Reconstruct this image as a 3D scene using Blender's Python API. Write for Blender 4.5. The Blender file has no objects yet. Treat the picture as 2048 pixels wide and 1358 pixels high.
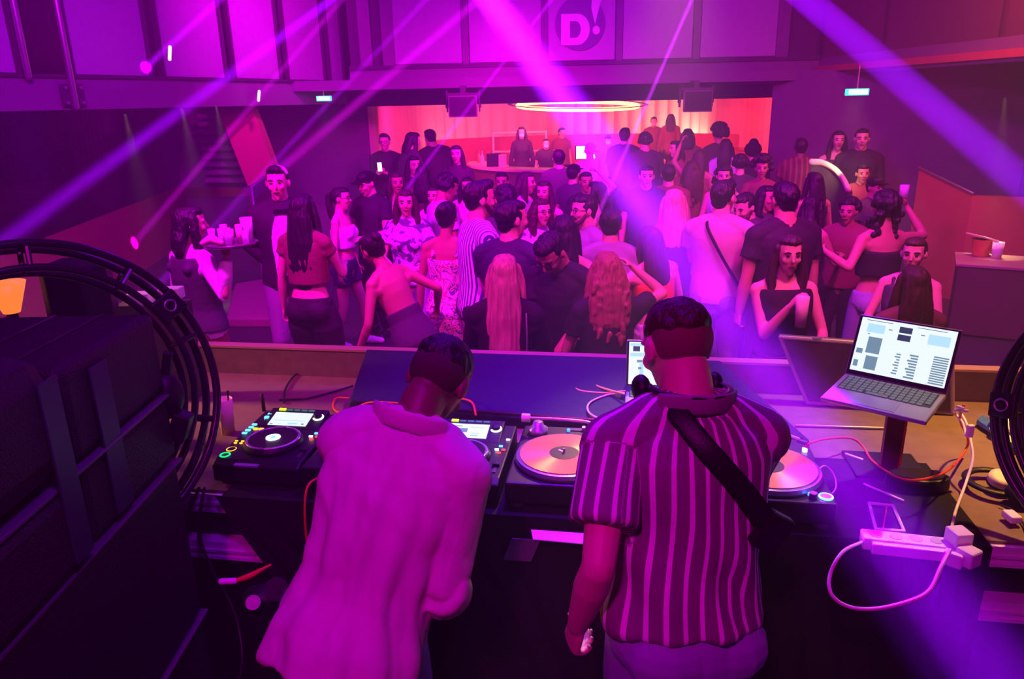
import bpy, math, random
import numpy as np
from mathutils import Vector, Matrix, noise
S = bpy.context.scene
COL = S.collection
random.seed(4)

# ---------------------------------------------------------------- camera
FPX, PITCH, ROLL, CAMZ = 1500.0, math.radians(17.7), 0.022, 2.4
_c, _s = math.cos(PITCH), math.sin(PITCH)
FW = Vector((0, _c, -_s)); U0 = Vector((0, _s, _c)); R0 = Vector((1, 0, 0))
RT = R0*math.cos(ROLL) - U0*math.sin(ROLL)
UP = U0*math.cos(ROLL) + R0*math.sin(ROLL)
EYE = Vector((0, 0, CAMZ))
cam = bpy.data.objects.new('camera', bpy.data.cameras.new('camera'))
COL.objects.link(cam); S.camera = cam
cam.data.sensor_width = 36; cam.data.lens = 36*FPX/2048
cam.data.clip_start = 0.05; cam.data.clip_end = 100
mw = Matrix.Identity(4)
for i, v in enumerate((RT, UP, -FW)):
    for j in range(3): mw[j][i] = v[j]
mw.translation = EYE
cam.matrix_world = mw

def ray(px, py): return FW + RT*((px-1024)/FPX) + UP*((679-py)/FPX)
def Dp(px, py, dep): return EYE + ray(px, py)*dep                 # point at a distance along the view axis
def Zp(px, py, z):                                              # point on a horizontal plane
    d = ray(px, py); return EYE + d*((z-CAMZ)/d.z)

# ---------------------------------------------------------------- world, haze, exposure
S.view_settings.view_transform = 'Standard'; S.view_settings.look = 'None'
S.view_settings.gamma = 1; S.view_settings.exposure = 0.0
S.view_settings.use_curve_mapping = False
W = bpy.data.worlds.new('world'); S.world = W; W.use_nodes = True
wn = W.node_tree; wn.nodes['Background'].inputs[0].default_value = (0.25, 0.0, 0.4, 1)
wn.nodes['Background'].inputs[1].default_value = 0.0
vs = wn.nodes.new('ShaderNodeVolumeScatter')
vs.inputs['Density'].default_value = 0.023; vs.inputs['Anisotropy'].default_value = 0.25
wn.links.new(vs.outputs[0], wn.nodes['World Output'].inputs['Volume'])
S.cycles.use_denoising = True
S.cycles.max_bounces = 4; S.cycles.diffuse_bounces = 2; S.cycles.glossy_bounces = 2
S.cycles.transmission_bounces = 4; S.cycles.volume_bounces = 0; S.cycles.transparent_max_bounces = 6
S.cycles.caustics_reflective = False; S.cycles.caustics_refractive = False

# ---------------------------------------------------------------- lights
def _light(typ, name, a, b, col, e):
    l = bpy.data.lights.new(name, typ); l.energy = e; l.color = col
    o = bpy.data.objects.new(name, l); COL.objects.link(o); o.location = a
    if b is not None: o.rotation_euler = (Vector(b)-Vector(a)).to_track_quat('-Z', 'Y').to_euler()
    return l
def beam(a, b, size, spread, col, e):
    l = _light('AREA', 'beam_light', a, b, col, e*1.3); l.shape = 'DISK'; l.size = size; l.spread = math.radians(spread)
def wash(a, b, size, spread, col, e, sx=None):
    l = _light('AREA', 'wash_light', a, b, col, e); l.spread = math.radians(spread)
    if sx: l.shape = 'RECTANGLE'; l.size = sx; l.size_y = size
    else: l.shape = 'DISK'; l.size = size
def point(a, r, col, e):
    l = _light('POINT', 'lamp_light', a, None, col, e); l.shadow_soft_size = r

PINK = (1.0, 0.0, 0.42); MAG = (1.0, 0.0, 0.75); VIO = (0.30, 0.0, 1.0); RED = (1.0, 0.02, 0.06)
# moving-head beams: (pixel, depth) of a point high on the beam, (pixel, depth) of its far end
def beam_px(p0, d0, p1, d1, size, spread, col, e, back=1.0):
    a = Dp(p0[0], p0[1], d0); b = Dp(p1[0], p1[1], d1)
    a = a - (b-a).normalized()*back
    beam(a, b, size, spread, col, e)
beam_px((966, -20), 5.2, (2020, 1400), 1.75, 0.19, 2.0, (0.33, 0.0, 1.0), 46)
beam_px((966, -20), 5.2, (1300, 440), 6.2, 0.15, 5.0, (1.0, 0.06, 0.85), 34)
beam_px((1590, -20), 6.0, (2110, 420), 4.6, 0.20, 1.0, (0.30, 0.0, 1.0), 42)
beam_px((690, -20), 5.5, (-30, 510), 3.6, 0.06, 1.2, (0.33, 0.0, 1.0), 11)
beam_px((980, -20), 5.5, (570, 330), 6.0, 0.06, 1.5, (0.85, 0.0, 1.0), 13)
beam_px((575, 320), 6.5, (290, 600), 6.0, 0.10, 1.0, (0.3, 0.0, 1.0), 3, back=0)
beam_px((870, -20), 6.5, (640, 225), 7.5, 0.05, 1.0, (0.45, 0.0, 1.0), 10)
beam_px((460, -20), 5.0, (330, 100), 7.5, 0.05, 1.0, (0.45, 0.0, 1.0), 8)
beam_px((1118, -20), 6.5, (735, 480), 8.0, 0.035, 0.7, (0.6, 0.0, 1.0), 11)
beam_px((1392, -20), 6.5, (1165, 500), 7.0, 0.035, 0.7, (0.65, 0.02, 1.0), 11)
beam_px((700, -20), 6.0, (470, 250), 8.0, 0.05, 1.0, (0.8, 0.0, 1.0), 8)
# washes on the dance floor
wash((-2.5, 3.5, 4.6), (-1.5, 8.0, 0.8), 0.5, 110, (0.95, 0.0, 0.95), 180)
wash((2.0, 3.5, 4.6), (1.5, 8.5, 0.8), 0.5, 110, (1.0, 0.0, 0.78), 128)
wash((0.0, 9.0, 3.3), (0.0, 12.5, 0.5), 0.5, 105, (1.0, 0.0, 0.78), 95)
wash((4.5, 7.0, 4.0), (3.5, 9.5, 0.8), 0.4, 110, (1.0, 0.10, 0.14), 60)
wash((0.0, 6.0, 5.4), (0.0, 7.5, 0), 1.5, 150, (0.26, 0.0, 1.0), 190)  # violet fill added from above to make the shadows bluer
wash((-0.2, 1.0, 3.6), (-1.3, 1.8, 1.6), 0.3, 90, (0.4, 0.0, 1.0), 9.0)  # violet light added to brighten the speaker stack
wash((-0.3, 1.5, 5.0), (0.0, 4.6, 1.2), 0.3, 58, (1.0, 0.02, 0.6), 22)  # added to light the hair and backs of the front row
wash((1.9, 2.0, 5.0), (1.9, 4.8, 1.2), 0.3, 50, (1.0, 0.10, 0.35), 14)
# left balcony panels
wash((-1.7, 8.6, 5.2), (-3.3, 11.2, 3.3), 0.3, 60, (1.0, 0.0, 0.95), 42)
wash((-3.6, 5.0, 5.4), (-5.6, 6.4, 3.3), 0.3, 60, (0.9, 0.0, 1.0), 4)
wash((-2.0, 4.5, 5.0), (-5.0, 8.5, 3.4), 0.4, 100, (0.30, 0.0, 1.0), 52)
wash((1.0, 6.5, 5.0), (1.4, 11.8, 3.4), 0.4, 100, (0.50, 0.0, 1.0), 58)
# behind the camera, on the two DJs
wash((-0.75, -1.2, 4.3), (0.1, 1.8, 1.0), 0.35, 75, (1.0, 0.0, 0.74), 15)
# warm worklights over both ends of the booth
wash((2.5, 2.9, 4.3), (1.75, 2.5, 1.1), 0.15, 40, (1.0, 0.42, 0.08), 15)
wash((-3.0, 3.3, 1.95), (-1.15, 3.0, 1.1), 0.15, 40, (1.0, 0.33, 0.18), 5)
wash((1.0, 4.6, 3.6), (0.45, 2.3, 1.2), 0.12, 22, (1.0, 0.48, 0.10), 5.5)
wash((0.3, 2.9, 4.0), (0.3, 2.6, 1.1), 0.3, 50, (0.22, 0.0, 1.0), 32)

# ---------------------------------------------------------------- materials
_M = {}
def mat(name, col, rough=0.6, metal=0.0, bump=0.0, scale=30.0, emit=None, es=0.0, var=0.0, spec=0.5, alpha=1.0, trans=0.0, stretch=(1, 1, 1)):
    if name in _M: return _M[name]
    m = bpy.data.materials.new(name); m.use_nodes = True; _M[name] = m
    nt = m.node_tree; p = nt.nodes['Principled BSDF']
    p.inputs['Base Color'].default_value = (*col, 1); p.inputs['Roughness'].default_value = rough
    p.inputs['Metallic'].default_value = metal; p.inputs['Specular IOR Level'].default_value = spec
    p.inputs['Alpha'].default_value = alpha; p.inputs['Transmission Weight'].default_value = trans
    if emit: p.inputs['Emission Color'].default_value = (*emit, 1); p.inputs['Emission Strength'].default_value = es
    if bump or var:
        tc = nt.nodes.new('ShaderNodeTexCoord'); mp = nt.nodes.new('ShaderNodeMapping')
        mp.inputs['Scale'].default_value = stretch
        nz = nt.nodes.new('ShaderNodeTexNoise'); nz.inputs['Scale'].default_value = scale; nz.inputs['Detail'].default_value = 4
        nt.links.new(tc.outputs['Object'], mp.inputs[0]); nt.links.new(mp.outputs[0], nz.inputs[0])
        if bump:
            b = nt.nodes.new('ShaderNodeBump'); b.inputs['Strength'].default_value = bump; b.inputs['Distance'].default_value = 0.02
            nt.links.new(nz.outputs[0], b.inputs['Height']); nt.links.new(b.outputs[0], p.inputs['Normal'])
        if var:
            mx = nt.nodes.new('ShaderNodeMix'); mx.data_type = 'RGBA'
            mx.inputs[6].default_value = (*[c*(1-var) for c in col], 1); mx.inputs[7].default_value = (*[min(1, c*(1+var)) for c in col], 1)
            nt.links.new(nz.outputs[0], mx.inputs[0]); nt.links.new(mx.outputs[2], p.inputs['Base Color'])
    return m

def stripes(name, base, line, period, duty, axis='X', attr=None, rough=0.75):
    """cloth with stripes along an object axis or along a stored cloth coordinate"""
    if name in _M: return _M[name]
    m = mat(name, base, rough, bump=0.15, scale=60); nt = m.node_tree; p = nt.nodes['Principled BSDF']
    if attr:
        a = nt.nodes.new('ShaderNodeAttribute'); a.attribute_name = attr; src = a.outputs['Fac']
    else:
        t = nt.nodes.new('ShaderNodeTexCoord'); sx = nt.nodes.new('ShaderNodeSeparateXYZ')
        nt.links.new(t.outputs['Object'], sx.inputs[0]); src = sx.outputs[axis]
    d = nt.nodes.new('ShaderNodeMath'); d.operation = 'DIVIDE'; d.inputs[1].default_value = period
    f = nt.nodes.new('ShaderNodeMath'); f.operation = 'FRACT'; g = nt.nodes.new('ShaderNodeMath'); g.operation = 'LESS_THAN'; g.inputs[1].default_value = duty
    nt.links.new(src, d.inputs[0]); nt.links.new(d.outputs[0], f.inputs[0]); nt.links.new(f.outputs[0], g.inputs[0])
    mx = nt.nodes.new('ShaderNodeMix'); mx.data_type = 'RGBA'; mx.inputs[6].default_value = (*base, 1); mx.inputs[7].default_value = (*line, 1)
    nt.links.new(g.outputs[0], mx.inputs[0]); nt.links.new(mx.outputs[2], p.inputs['Base Color'])
    return m

def blotch(name, cols, scale=9.0):
    if name in _M: return _M[name]
    m = mat(name, cols[0], 0.7, bump=0.1, scale=50); nt = m.node_tree; p = nt.nodes['Principled BSDF']
    tc = nt.nodes.new('ShaderNodeTexCoord'); nz = nt.nodes.new('ShaderNodeTexNoise'); nz.inputs['Scale'].default_value = scale; nz.inputs['Detail'].default_value = 3
    nz.inputs['Distortion'].default_value = 1.2
    r = nt.nodes.new('ShaderNodeValToRGB'); r.color_ramp.interpolation = 'CONSTANT'
    r.color_ramp.elements[0].color = (*cols[0], 1); r.color_ramp.elements[1].position = 0.55; r.color_ramp.elements[1].color = (*cols[-1], 1)
    n = len(cols)
    for i in range(1, n-1):
        e = r.color_ramp.elements.new(0.38+0.17*i/(n-1)); e.color = (*cols[i], 1)
    nt.links.new(tc.outputs['Object'], nz.inputs[0]); nt.links.new(nz.outputs[0], r.inputs[0]); nt.links.new(r.outputs[0], p.inputs['Base Color'])
    return m

M_wall = mat('wall_paint', (0.17, 0.12, 0.17), 0.8, bump=0.1, scale=8, var=0.15)
M_dark = mat('dark_paint', (0.05, 0.04, 0.05), 0.7, bump=0.1, scale=20)
M_redwall = mat('red_panel', (0.42, 0.10, 0.09), 0.7, var=0.1, scale=5)
M_floor = mat('club_floor', (0.06, 0.05, 0.07), 0.35, bump=0.05, scale=6, var=0.2)
M_panel = mat('balcony_panel', (0.36, 0.31, 0.38), 0.6, bump=0.15, scale=14, var=0.12)
M_steel = mat('steel', (0.45, 0.43, 0.45), 0.35, 0.8)
M_alu = mat('aluminium', (0.85, 0.82, 0.84), 0.45, 0.15, bump=0.1, scale=40, stretch=(1, 20, 20))
M_black = mat('black_plastic', (0.012, 0.011, 0.015), 0.42, bump=0.1, scale=200, spec=0.3)
M_blackm = mat('black_cloth', (0.010, 0.009, 0.011), 0.95, bump=0.25, scale=12, spec=0.2)
M_paint = mat('speaker_paint', (0.012, 0.010, 0.016), 0.5, bump=0.35, scale=160, spec=0.3)
M_tube = mat('black_tube', (0.02, 0.018, 0.022), 0.25)
M_wood = mat('booth_wood', (0.17, 0.115, 0.075), 0.55, bump=0.15, scale=18, var=0.35)
M_worn = mat('worn_case', (0.10, 0.08, 0.07), 0.5, bump=0.4, scale=9, var=0.6)
M_white = mat('white_plastic', (0.85, 0.83, 0.85), 0.4)
M_red = mat('red_rubber', (0.75, 0.06, 0.03), 0.45)
M_yel = mat('yellow_rubber', (0.75, 0.6, 0.15), 0.45)
M_glass = mat('clear_glass', (0.95, 0.95, 0.95), 0.05, alpha=0.45)
M_cream = mat('cream', (0.85, 0.75, 0.55), 0.5)

def emis(name, col, s):
    if name in _M: return _M[name]
    return mat(name, (0.02, 0.02, 0.02), 0.4, emit=col, es=s)

# ---------------------------------------------------------------- mesh helpers
class MB:
    def __init__(self): self.v = []; self.f = []
    def add(self, vs, fs):
        n = len(self.v); self.v += [Vector(v) for v in vs]; self.f += [tuple(i+n for i in f) for f in fs]; return self
    def hexa(self, p):  # 8 corners: bottom loop then top loop
        return self.add(p, [(3, 2, 1, 0), (4, 5, 6, 7), (0, 1, 5, 4), (1, 2, 6, 5), (2, 3, 7, 6), (3, 0, 4, 7)])
    def box(self, c, s, m=None):
        x, y, z = (k/2 for k in s); c = Vector(c)
        p = [Vector(q) for q in ((-x, -y, -z), (x, -y, -z), (x, y, -z), (-x, y, -z), (-x, -y, z), (x, -y, z), (x, y, z), (-x, y, z))]
        if m is not None: p = [m @ q for q in p]
        return self.hexa([q+c for q in p])
    def prism(self, poly, z0, z1, m=None):
        n = len(poly); p = [Vector((x, y, z0)) for x, y in poly]+[Vector((x, y, z1)) for x, y in poly]
        if m is not None: p = [m @ q for q in p]
        f = [tuple(range(n-1, -1, -1)), tuple(range(n, 2*n))]+[(i, (i+1) % n, n+(i+1) % n, n+i) for i in range(n)]
        return self.add(p, f)
    def slab(self, quad, off):  # a planar quad given thickness by an offset vector
        q = [Vector(k) for k in quad]; off = Vector(off); return self.hexa(q+[k+off for k in q])
    def tube(self, pts, rads, n=12, side=None, cap=True, closed=False):
        pts = [Vector(p) for p in pts]; N = len(pts)
        if not hasattr(rads, '__len__'): rads = [rads]*N
        rads = [(r, r) if not hasattr(r, '__len__') else r for r in rads]
        base = len(self.v); ref = Vector(side) if side is not None else None; rings = []
        for i in range(N):
            if closed: t = (pts[(i+1) % N]-pts[i-1])
            else: t = pts[min(i+1, N-1)]-pts[max(i-1, 0)]
            t = t.normalized() if t.length > 1e-9 else Vector((0, 0, 1))
            if ref is None: ref = t.orthogonal()
            a = ref - t*ref.dot(t)
            if a.length < 1e-5: a = t.orthogonal()
            a.normalize(); b = t.cross(a)
            if side is None: ref = a
            rings.append((pts[i], t, a, b, rads[i]))
        seq = list(rings)
        if cap and not closed:
            p, t, a, b, r = rings[0]; k = min(r)
            seq.insert(0, (p-t*k*0.5, t, a, b, (r[0]*.8, r[1]*.8))); seq.insert(0, (p-t*k*0.8, t, a, b, (r[0]*.4, r[1]*.4)))
            p, t, a, b, r = rings[-1]; k = min(r)
            seq.append((p+t*k*0.5, t, a, b, (r[0]*.8, r[1]*.8))); seq.append((p+t*k*0.8, t, a, b, (r[0]*.4, r[1]*.4)))
        for p, t, a, b, r in seq:
            for j in range(n):
                w = 2*math.pi*j/n; self.v.append(p+a*(r[0]*math.cos(w))+b*(r[1]*math.sin(w)))
        L = len(seq)
        for i in range(L if closed else L-1):
            for j in range(n):
                i2 = (i+1) % L
                self.f.append((base+i*n+j, base+i*n+(j+1) % n, base+i2*n+(j+1) % n, base+i2*n+j))
        if not closed:
            self.f.append(tuple(base+j for j in range(n-1, -1, -1))); self.f.append(tuple(base+(L-1)*n+j for j in range(n)))
        return self
    def cyl(self, a, b, r, n=24, r2=None):
        a = Vector(a); b = Vector(b); return self.tube([a, b], [r, r if r2 is None else r2], n, cap=False)
    def ell(self, c, r, m=None, nu=12, nv=8):
        c = Vector(c); vs = []
        for i in range(nv+1):
            th = math.pi*i/nv
            if i in (0, nv): vs.append(Vector((0, 0, math.cos(th)*r[2]))); continue
            for j in range(nu):
                ph = 2*math.pi*j/nu; vs.append(Vector((math.sin(th)*math.cos(ph)*r[0], math.sin(th)*math.sin(ph)*r[1], math.cos(th)*r[2])))
        if m is not None: vs = [m @ v for v in vs]
        f = []
        for j in range(nu): f.append((0, 1+j, 1+(j+1) % nu))
        for i in range(nv-2):
            for j in range(nu):
                f.append((1+i*nu+j, 1+(i+1)*nu+j, 1+(i+1)*nu+(j+1) % nu, 1+i*nu+(j+1) % nu))
        l = len(vs)-1
        for j in range(nu): f.append((l, 1+(nv-2)*nu+(j+1) % nu, 1+(nv-2)*nu+j))
        return self.add([v+c for v in vs], f)
    def lathe(self, prof, c=(0, 0, 0), n=32):
        c = Vector(c); base = len(self.v); L = len(prof)
        for r, z in prof:
            for j in range(n):
                w = 2*math.pi*j/n; self.v.append(c+Vector((r*math.cos(w), r*math.sin(w), z)))
        for i in range(L-1):
            for j in range(n): self.f.append((base+i*n+j, base+i*n+(j+1) % n, base+(i+1)*n+(j+1) % n, base+(i+1)*n+j))
        self.f.append(tuple(base+j for j in range(n-1, -1, -1))); self.f.append(tuple(base+(L-1)*n+j for j in range(n)))
        return self
    def build(self, name, m, parent=None, smooth=False, bevel=0.0, xf=None):
        me = bpy.data.meshes.new(name)
        vs = self.v if xf is None else [xf @ v for v in self.v]
        me.from_pydata([tuple(v) for v in vs], [], self.f); me.materials.append(m)
        me.validate(); me.update()
        if smooth:
            me.polygons.foreach_set('use_smooth', [True]*len(me.polygons))
        o = bpy.data.objects.new(name, me); COL.objects.link(o)
        if parent is not None: o.parent = parent
        if bevel:
            b = o.modifiers.new('bevel', 'BEVEL'); b.width = bevel; b.segments = 2; b.limit_method = 'ANGLE'
        if smooth and not bevel:
            pass
        return o

def thing(name, label, cat, loc=(0, 0, 0), rotz=0.0, group=None, rot=None):
    o = bpy.data.objects.new(name, None); COL.objects.link(o); o.empty_display_size = 0.1
    o.location = loc; o.rotation_euler = rot if rot is not None else (0, 0, rotz)
    o['label'] = label; o['category'] = cat
    if group: o['group'] = group
    return o
def tag(o, label, cat, group=None, kind=None):
    o['label'] = label; o['category'] = cat
    if group: o['group'] = group
    if kind: o['kind'] = kind
    return o
def struct(name, mb, m, parent=None, **k):
    o = mb.build(name, m, parent, **k)
    if parent is None: o['kind'] = 'structure'
    return o
def spline(pts, n=10):
    """Catmull-Rom through the points"""
    pts = [Vector(p) for p in pts]; P = [pts[0]*2-pts[1]]+pts+[pts[-1]*2-pts[-2]]; out = []
    for i in range(1, len(P)-2):
        for k in range(n):
            t = k/n; a, b, c, d = P[i-1], P[i], P[i+1], P[i+2]
            out.append(0.5*((2*b)+(c-a)*t+(2*a-5*b+4*c-d)*t*t+(3*b-a-3*c+d)*t**3))
    out.append(pts[-1]); return out
def cable(name, pts, r, m, label=None, parent=None, cat='cable', n=8):
    o = MB().tube(spline(pts, 8), r, n).build(name, m, parent, smooth=True)
    if label: tag(o, label, cat)
    return o

# ================================================================ THE ROOM
struct('floor', MB().box((0.5, 11, -0.05), (18, 28, 0.1)), M_floor)
struct('ceiling', MB().box((0.5, 10, 6.05), (18, 28, 0.1)), M_dark)
struct('wall_rear', MB().box((0.5, 23.5, 3), (18, 0.2, 6)), M_wall)
struct('wall_camera', MB().box((0.5, -1.6, 3), (18, 0.2, 6)), M_dark)
lw = MB().box((-7.4, 10.2, 3), (0.2, 23.4, 6))
for i in range(60): lw.box((-7.27, 4.5+i*0.16, 1.9), (0.06, 0.09, 1.0))
struct('wall_left', lw, M_wall)
struct('wall_right', MB().box((7.6, 10.2, 3), (0.2, 23.4, 6)), M_wall)

# left balcony: leaning line of panels from near left to the far corner
def hv(p): return Vector((p.x, p.y, 0))
LA = hv(Dp(-250, 150, 6.3)); LB = hv(Dp(690, 150, 12.2))
ldir = (LB-LA).normalized(); lnor = Vector((ldir.y, -ldir.x, 0))   # towards the hall
def wallseg(a, b, z0, z1, t, nrm):
    a = Vector(a); b = Vector(b); o = nrm*t
    return MB().hexa([Vector((*p.xy, z0)) for p in (a, b, b-o, a-o)]+[Vector((*p.xy, z1)) for p in (a, b, b-o, a-o)])
fas = wallseg(LA, LB, 2.40, 2.72, 0.3, lnor); struct('trim_1', fas, M_wall)
struct('trim_2', wallseg(LA+lnor*0.03, LB+lnor*0.03, 2.72, 2.75, 0.1, lnor), M_dark)
def on_line(px, A=LA, d=ldir):   # where the vertical plane of the wall meets a pixel column
    r = ray(px, 150); r = Vector((r.x, r.y)); # solve EYE.xy + r*t = A + d*s
    det = r.x*(-d.y)-r.y*(-d.x); t = (A.x*(-d.y)-A.y*(-d.x))/det
    return Vector((r.x*t, r.y*t, 0))
edges = [(-230, -90), (-72, 42), (150, 306), (330, 455), (472, 564), (578, 652), (662, 690)]
labs = ['leftmost of the left balcony panels, cut by the frame', 'magenta lit balcony panel at the left edge, left of the dark double column',
        'wide violet balcony panel just right of the dark double column', 'violet balcony panel with a bright beam glint at its lower left edge',
        'bright hot-pink balcony panel, left one of the brightest pair', 'bright magenta balcony panel right of the thin double bars',
        'narrow violet balcony panel at the far corner of the left balcony']
for i, (a, b) in enumerate(edges):
    A_, B_ = on_line(a), on_line(b)
    if i == 0: continue
    t = thing('balcony_panel', labs[i], 'balcony panel', (0, 0, 0), 0, 'fabric panels along the left balcony')
    wallseg(A_-lnor*0.04, B_-lnor*0.04, 2.76, 4.4, 0.03, lnor).build('infill', M_panel, t)
    for p in (A_, B_):
        q = ldir*0.018
        wallseg(p-q, p+q, 2.75, 4.4, 0.06, lnor).build('frame_bar', M_dark, t)
# steel columns of the left balcony
for px, lab in ((48, 'dark steel balcony column left of the wide violet panel'), (132, 'long violet-lit steel bar running down over the left balcony edge')):
    p = on_line(px)+lnor*0.06
    MBc = MB().tube([(p.x, p.y, 2.72 if px == 48 else 2.42), (p.x, p.y, 4.6)], 0.035, 10)
    tag(MBc.build('balcony_column', M_steel, smooth=True), lab, 'column')
bk = thing('column_bracket', 'steel bolted bracket low on the left balcony beam', 'bracket', on_line(132)+lnor*0.04+Vector((0, 0, 2.45)), math.atan2(ldir.y, ldir.x))
MB().box((0, 0, 0.1), (0.26, 0.02, 0.22)).build('plate', M_dark, bk)
for x in (-0.09, 0.09):
    for z in (0.02, 0.17):
        MB().cyl((x, -0.01, z), (x, -0.04, z), 0.018, 10).build('bolt', M_steel, bk)
# dark wall above the left panels is open hall; rear balcony
BA = hv(Dp(700, 150, 11.3)); BB = hv(Dp(1640, 150, 11.3)); bdir = (BB-BA).normalized(); bn = Vector((bdir.y, -bdir.x, 0))
struct('trim_3', wallseg(BA, BB, 2.56, 2.90, 0.25, bn), M_wall)
struct('trim_4', wallseg(BA+bn*0.04, BB+bn*0.04, 2.88, 2.93, 0.1, bn), M_dark)
struct('trim_5', wallseg(BA-bn*0.12, BB-bn*0.12, 2.93, 6.0, 0.1, bn), M_dark)
struct('trim_6', wallseg(BA+bn*0.04, BB+bn*0.04, 3.97, 4.10, 0.12, bn), M_wall)
be = [(790, 925), (941, 1083), (1097, 1229), (1245, 1382), (1399, 1549)]
bl = ['violet panel at the left end of the rear balcony', 'violet panel second from the left on the rear balcony',
      'rear balcony panel that carries the round letter logo', 'pink rear balcony panel just right of the logo panel',
      'pink panel at the right end of the rear balcony']
for (a, b), lab in zip(be, bl):
    A_, B_ = on_line(a, BA, bdir), on_line(b, BA, bdir)
    t = thing('balcony_panel', lab, 'balcony panel', (0, 0, 0), 0, 'fabric panels along the rear balcony')
    wallseg(A_-bn*0.03, B_-bn*0.03, 2.95, 3.96, 0.03, bn).build('infill', M_panel, t)
    for z0, z1 in ((2.93, 2.95), (3.94, 3.97)):
        wallseg(A_, B_, z0, z1, 0.04, bn).build('frame_bar', M_dark, t)
for px in (735, 780, 933, 1090, 1237, 1390, 1560):
    p = on_line(px, BA, bdir)
    w = 0.05 if px in (933, 1090, 1237, 1390) else 0.09
    struct('trim_7', wallseg(p-bdir*w, p+bdir*w, 2.93, 4.0, 0.12, bn), M_wall)
# round logo
lc = on_line(1160, BA, bdir); lc = Vector((lc.x, lc.y, 3.46))
lz = math.atan2(bdir.y, bdir.x)
logo = thing('logo_sign', 'round dark logo with a letter D and exclamation mark on balcony', 'logo sign', lc+bn*0.005, lz)
RX = Matrix.Rotation(math.pi/2, 4, 'X')
M_logo = mat('logo_dark', (0.16, 0.09, 0.22), 0.7); M_letter = mat('logo_letter', (0.70, 0.60, 0.68), 0.6)
circ = [(0.365*math.cos(a*math.pi/32), 0.375*math.sin(a*math.pi/32)) for a in range(64)]
MB().prism(circ, -0.02, 0.0, RX).build('disc', M_logo, logo)
def dpoly():   # outline of D with counter, as quads strip
    out = []; inn = []
    # outer: stem corners + bowl
    O = [(-0.285, -0.30)]+[(-0.05+0.19*math.cos(t), -0.085+0.215*math.sin(t)) for t in [(-math.pi/2+math.pi*k/16) for k in range(17)]]+[(-0.285, 0.13)]
    I = [(-0.155, -0.20)]+[(-0.07+0.075*math.cos(t), -0.085+0.115*math.sin(t)) for t in [(-math.pi/2+math.pi*k/16) for k in range(17)]]+[(-0.155, 0.03)]
    return O, I
O_, I_ = dpoly(); mb = MB()
for k in range(len(O_)):
    k2 = (k+1) % len(O_)
    mb.prism([O_[k], O_[k2], I_[k2], I_[k]], 0.0, 0.012, RX)
mb.build('letter', M_letter, logo)
mb = MB().prism([(0.165, 0.33), (0.16, 0.20), (0.215, -0.02), (0.27, 0.19), (0.30, 0.30), (0.24, 0.36)], 0.0, 0.012, RX)
mb.prism([(0.235+0.055*math.cos(a*math.pi/10), -0.10+0.06*math.sin(a*math.pi/10)) for a in range(20)], 0.0, 0.012, RX)
mb.build('exclamation_mark', M_letter, logo)

# under-balcony ceiling, niche header, bar niche
struct('trim_8', MB().box((0.8, 15.5, 2.66), (13.5, 7.6, 0.14)), M_wall)
NA, NB = Dp(733, 205, 13.2), Dp(1617, 200, 13.2)
M_nich = mat('niche_curtain', (0.80, 0.40, 0.45), 0.7, bump=0.05, scale=12)
mb = MB(); nseg = 96; cx, cy = (NA.x+NB.x)/2, 15.0; rx, ry = (NB.x-NA.x)/2, 6.0
prev = None
pts = []
for k in range(nseg+1):
    a = math.pi - math.pi*k/nseg
    q = 0.55
    ex = lambda v: math.copysign(abs(v)**q, v)
    x = cx+rx*ex(math.cos(a)); y = cy+ry*ex(math.sin(a)) if k not in (0, nseg) else 13.9
    pts.append(Vector((x, y, 0)))
# resample evenly and corrugate
L = [0]
for i in range(1, len(pts)): L.append(L[-1]+(pts[i]-pts[i-1]).length)
tot = L[-1]; N = 620; ring = []
for i in range(N+1):
    s = tot*i/N; k = max(j for j in range(len(L)) if L[j] <= s+1e-9); k = min(k, len(pts)-2)
    f = (s-L[k])/max(1e-6, L[k+1]-L[k]); p = pts[k].lerp(pts[k+1], f); tdir = (pts[k+1]-pts[k]).normalized()
    nn = Vector((tdir.y, -tdir.x, 0)); ring.append(p+nn*(0.09*abs(math.sin(s*math.pi/0.36))))
vs_ = [(p.x, p.y, z) for p in ring for z in (0.0, 2.36)]
mb.add(vs_, [(2*i, 2*i+2, 2*i+3, 2*i+1) for i in range(N)])
nw = struct('wall_niche', mb, M_nich); sm = nw.modifiers.new('t', 'SOLIDIFY'); sm.thickness = 0.04
struct('trim_9', MB().box((cx, 13.8, 2.47), (rx*2+4.5, 0.25, 0.25)), M_wall)           # header of the opening
struct('trim_10', MB().box((cx, 17.9, 2.42), (rx*2+0.3, 8.0, 0.1)), mat('niche_ceiling', (0.5, 0.3, 0.3), 0.5))
# walls each side of the niche
struct('wall_front_left', MB().box((NA.x-2.1, 14.0, 1.3), (4.2, 0.2, 2.6)), M_wall)
struct('wall_front_right', MB().box((NB.x+2.1, 14.0, 1.3), (4.2, 0.2, 2.6)), M_wall)
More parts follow.
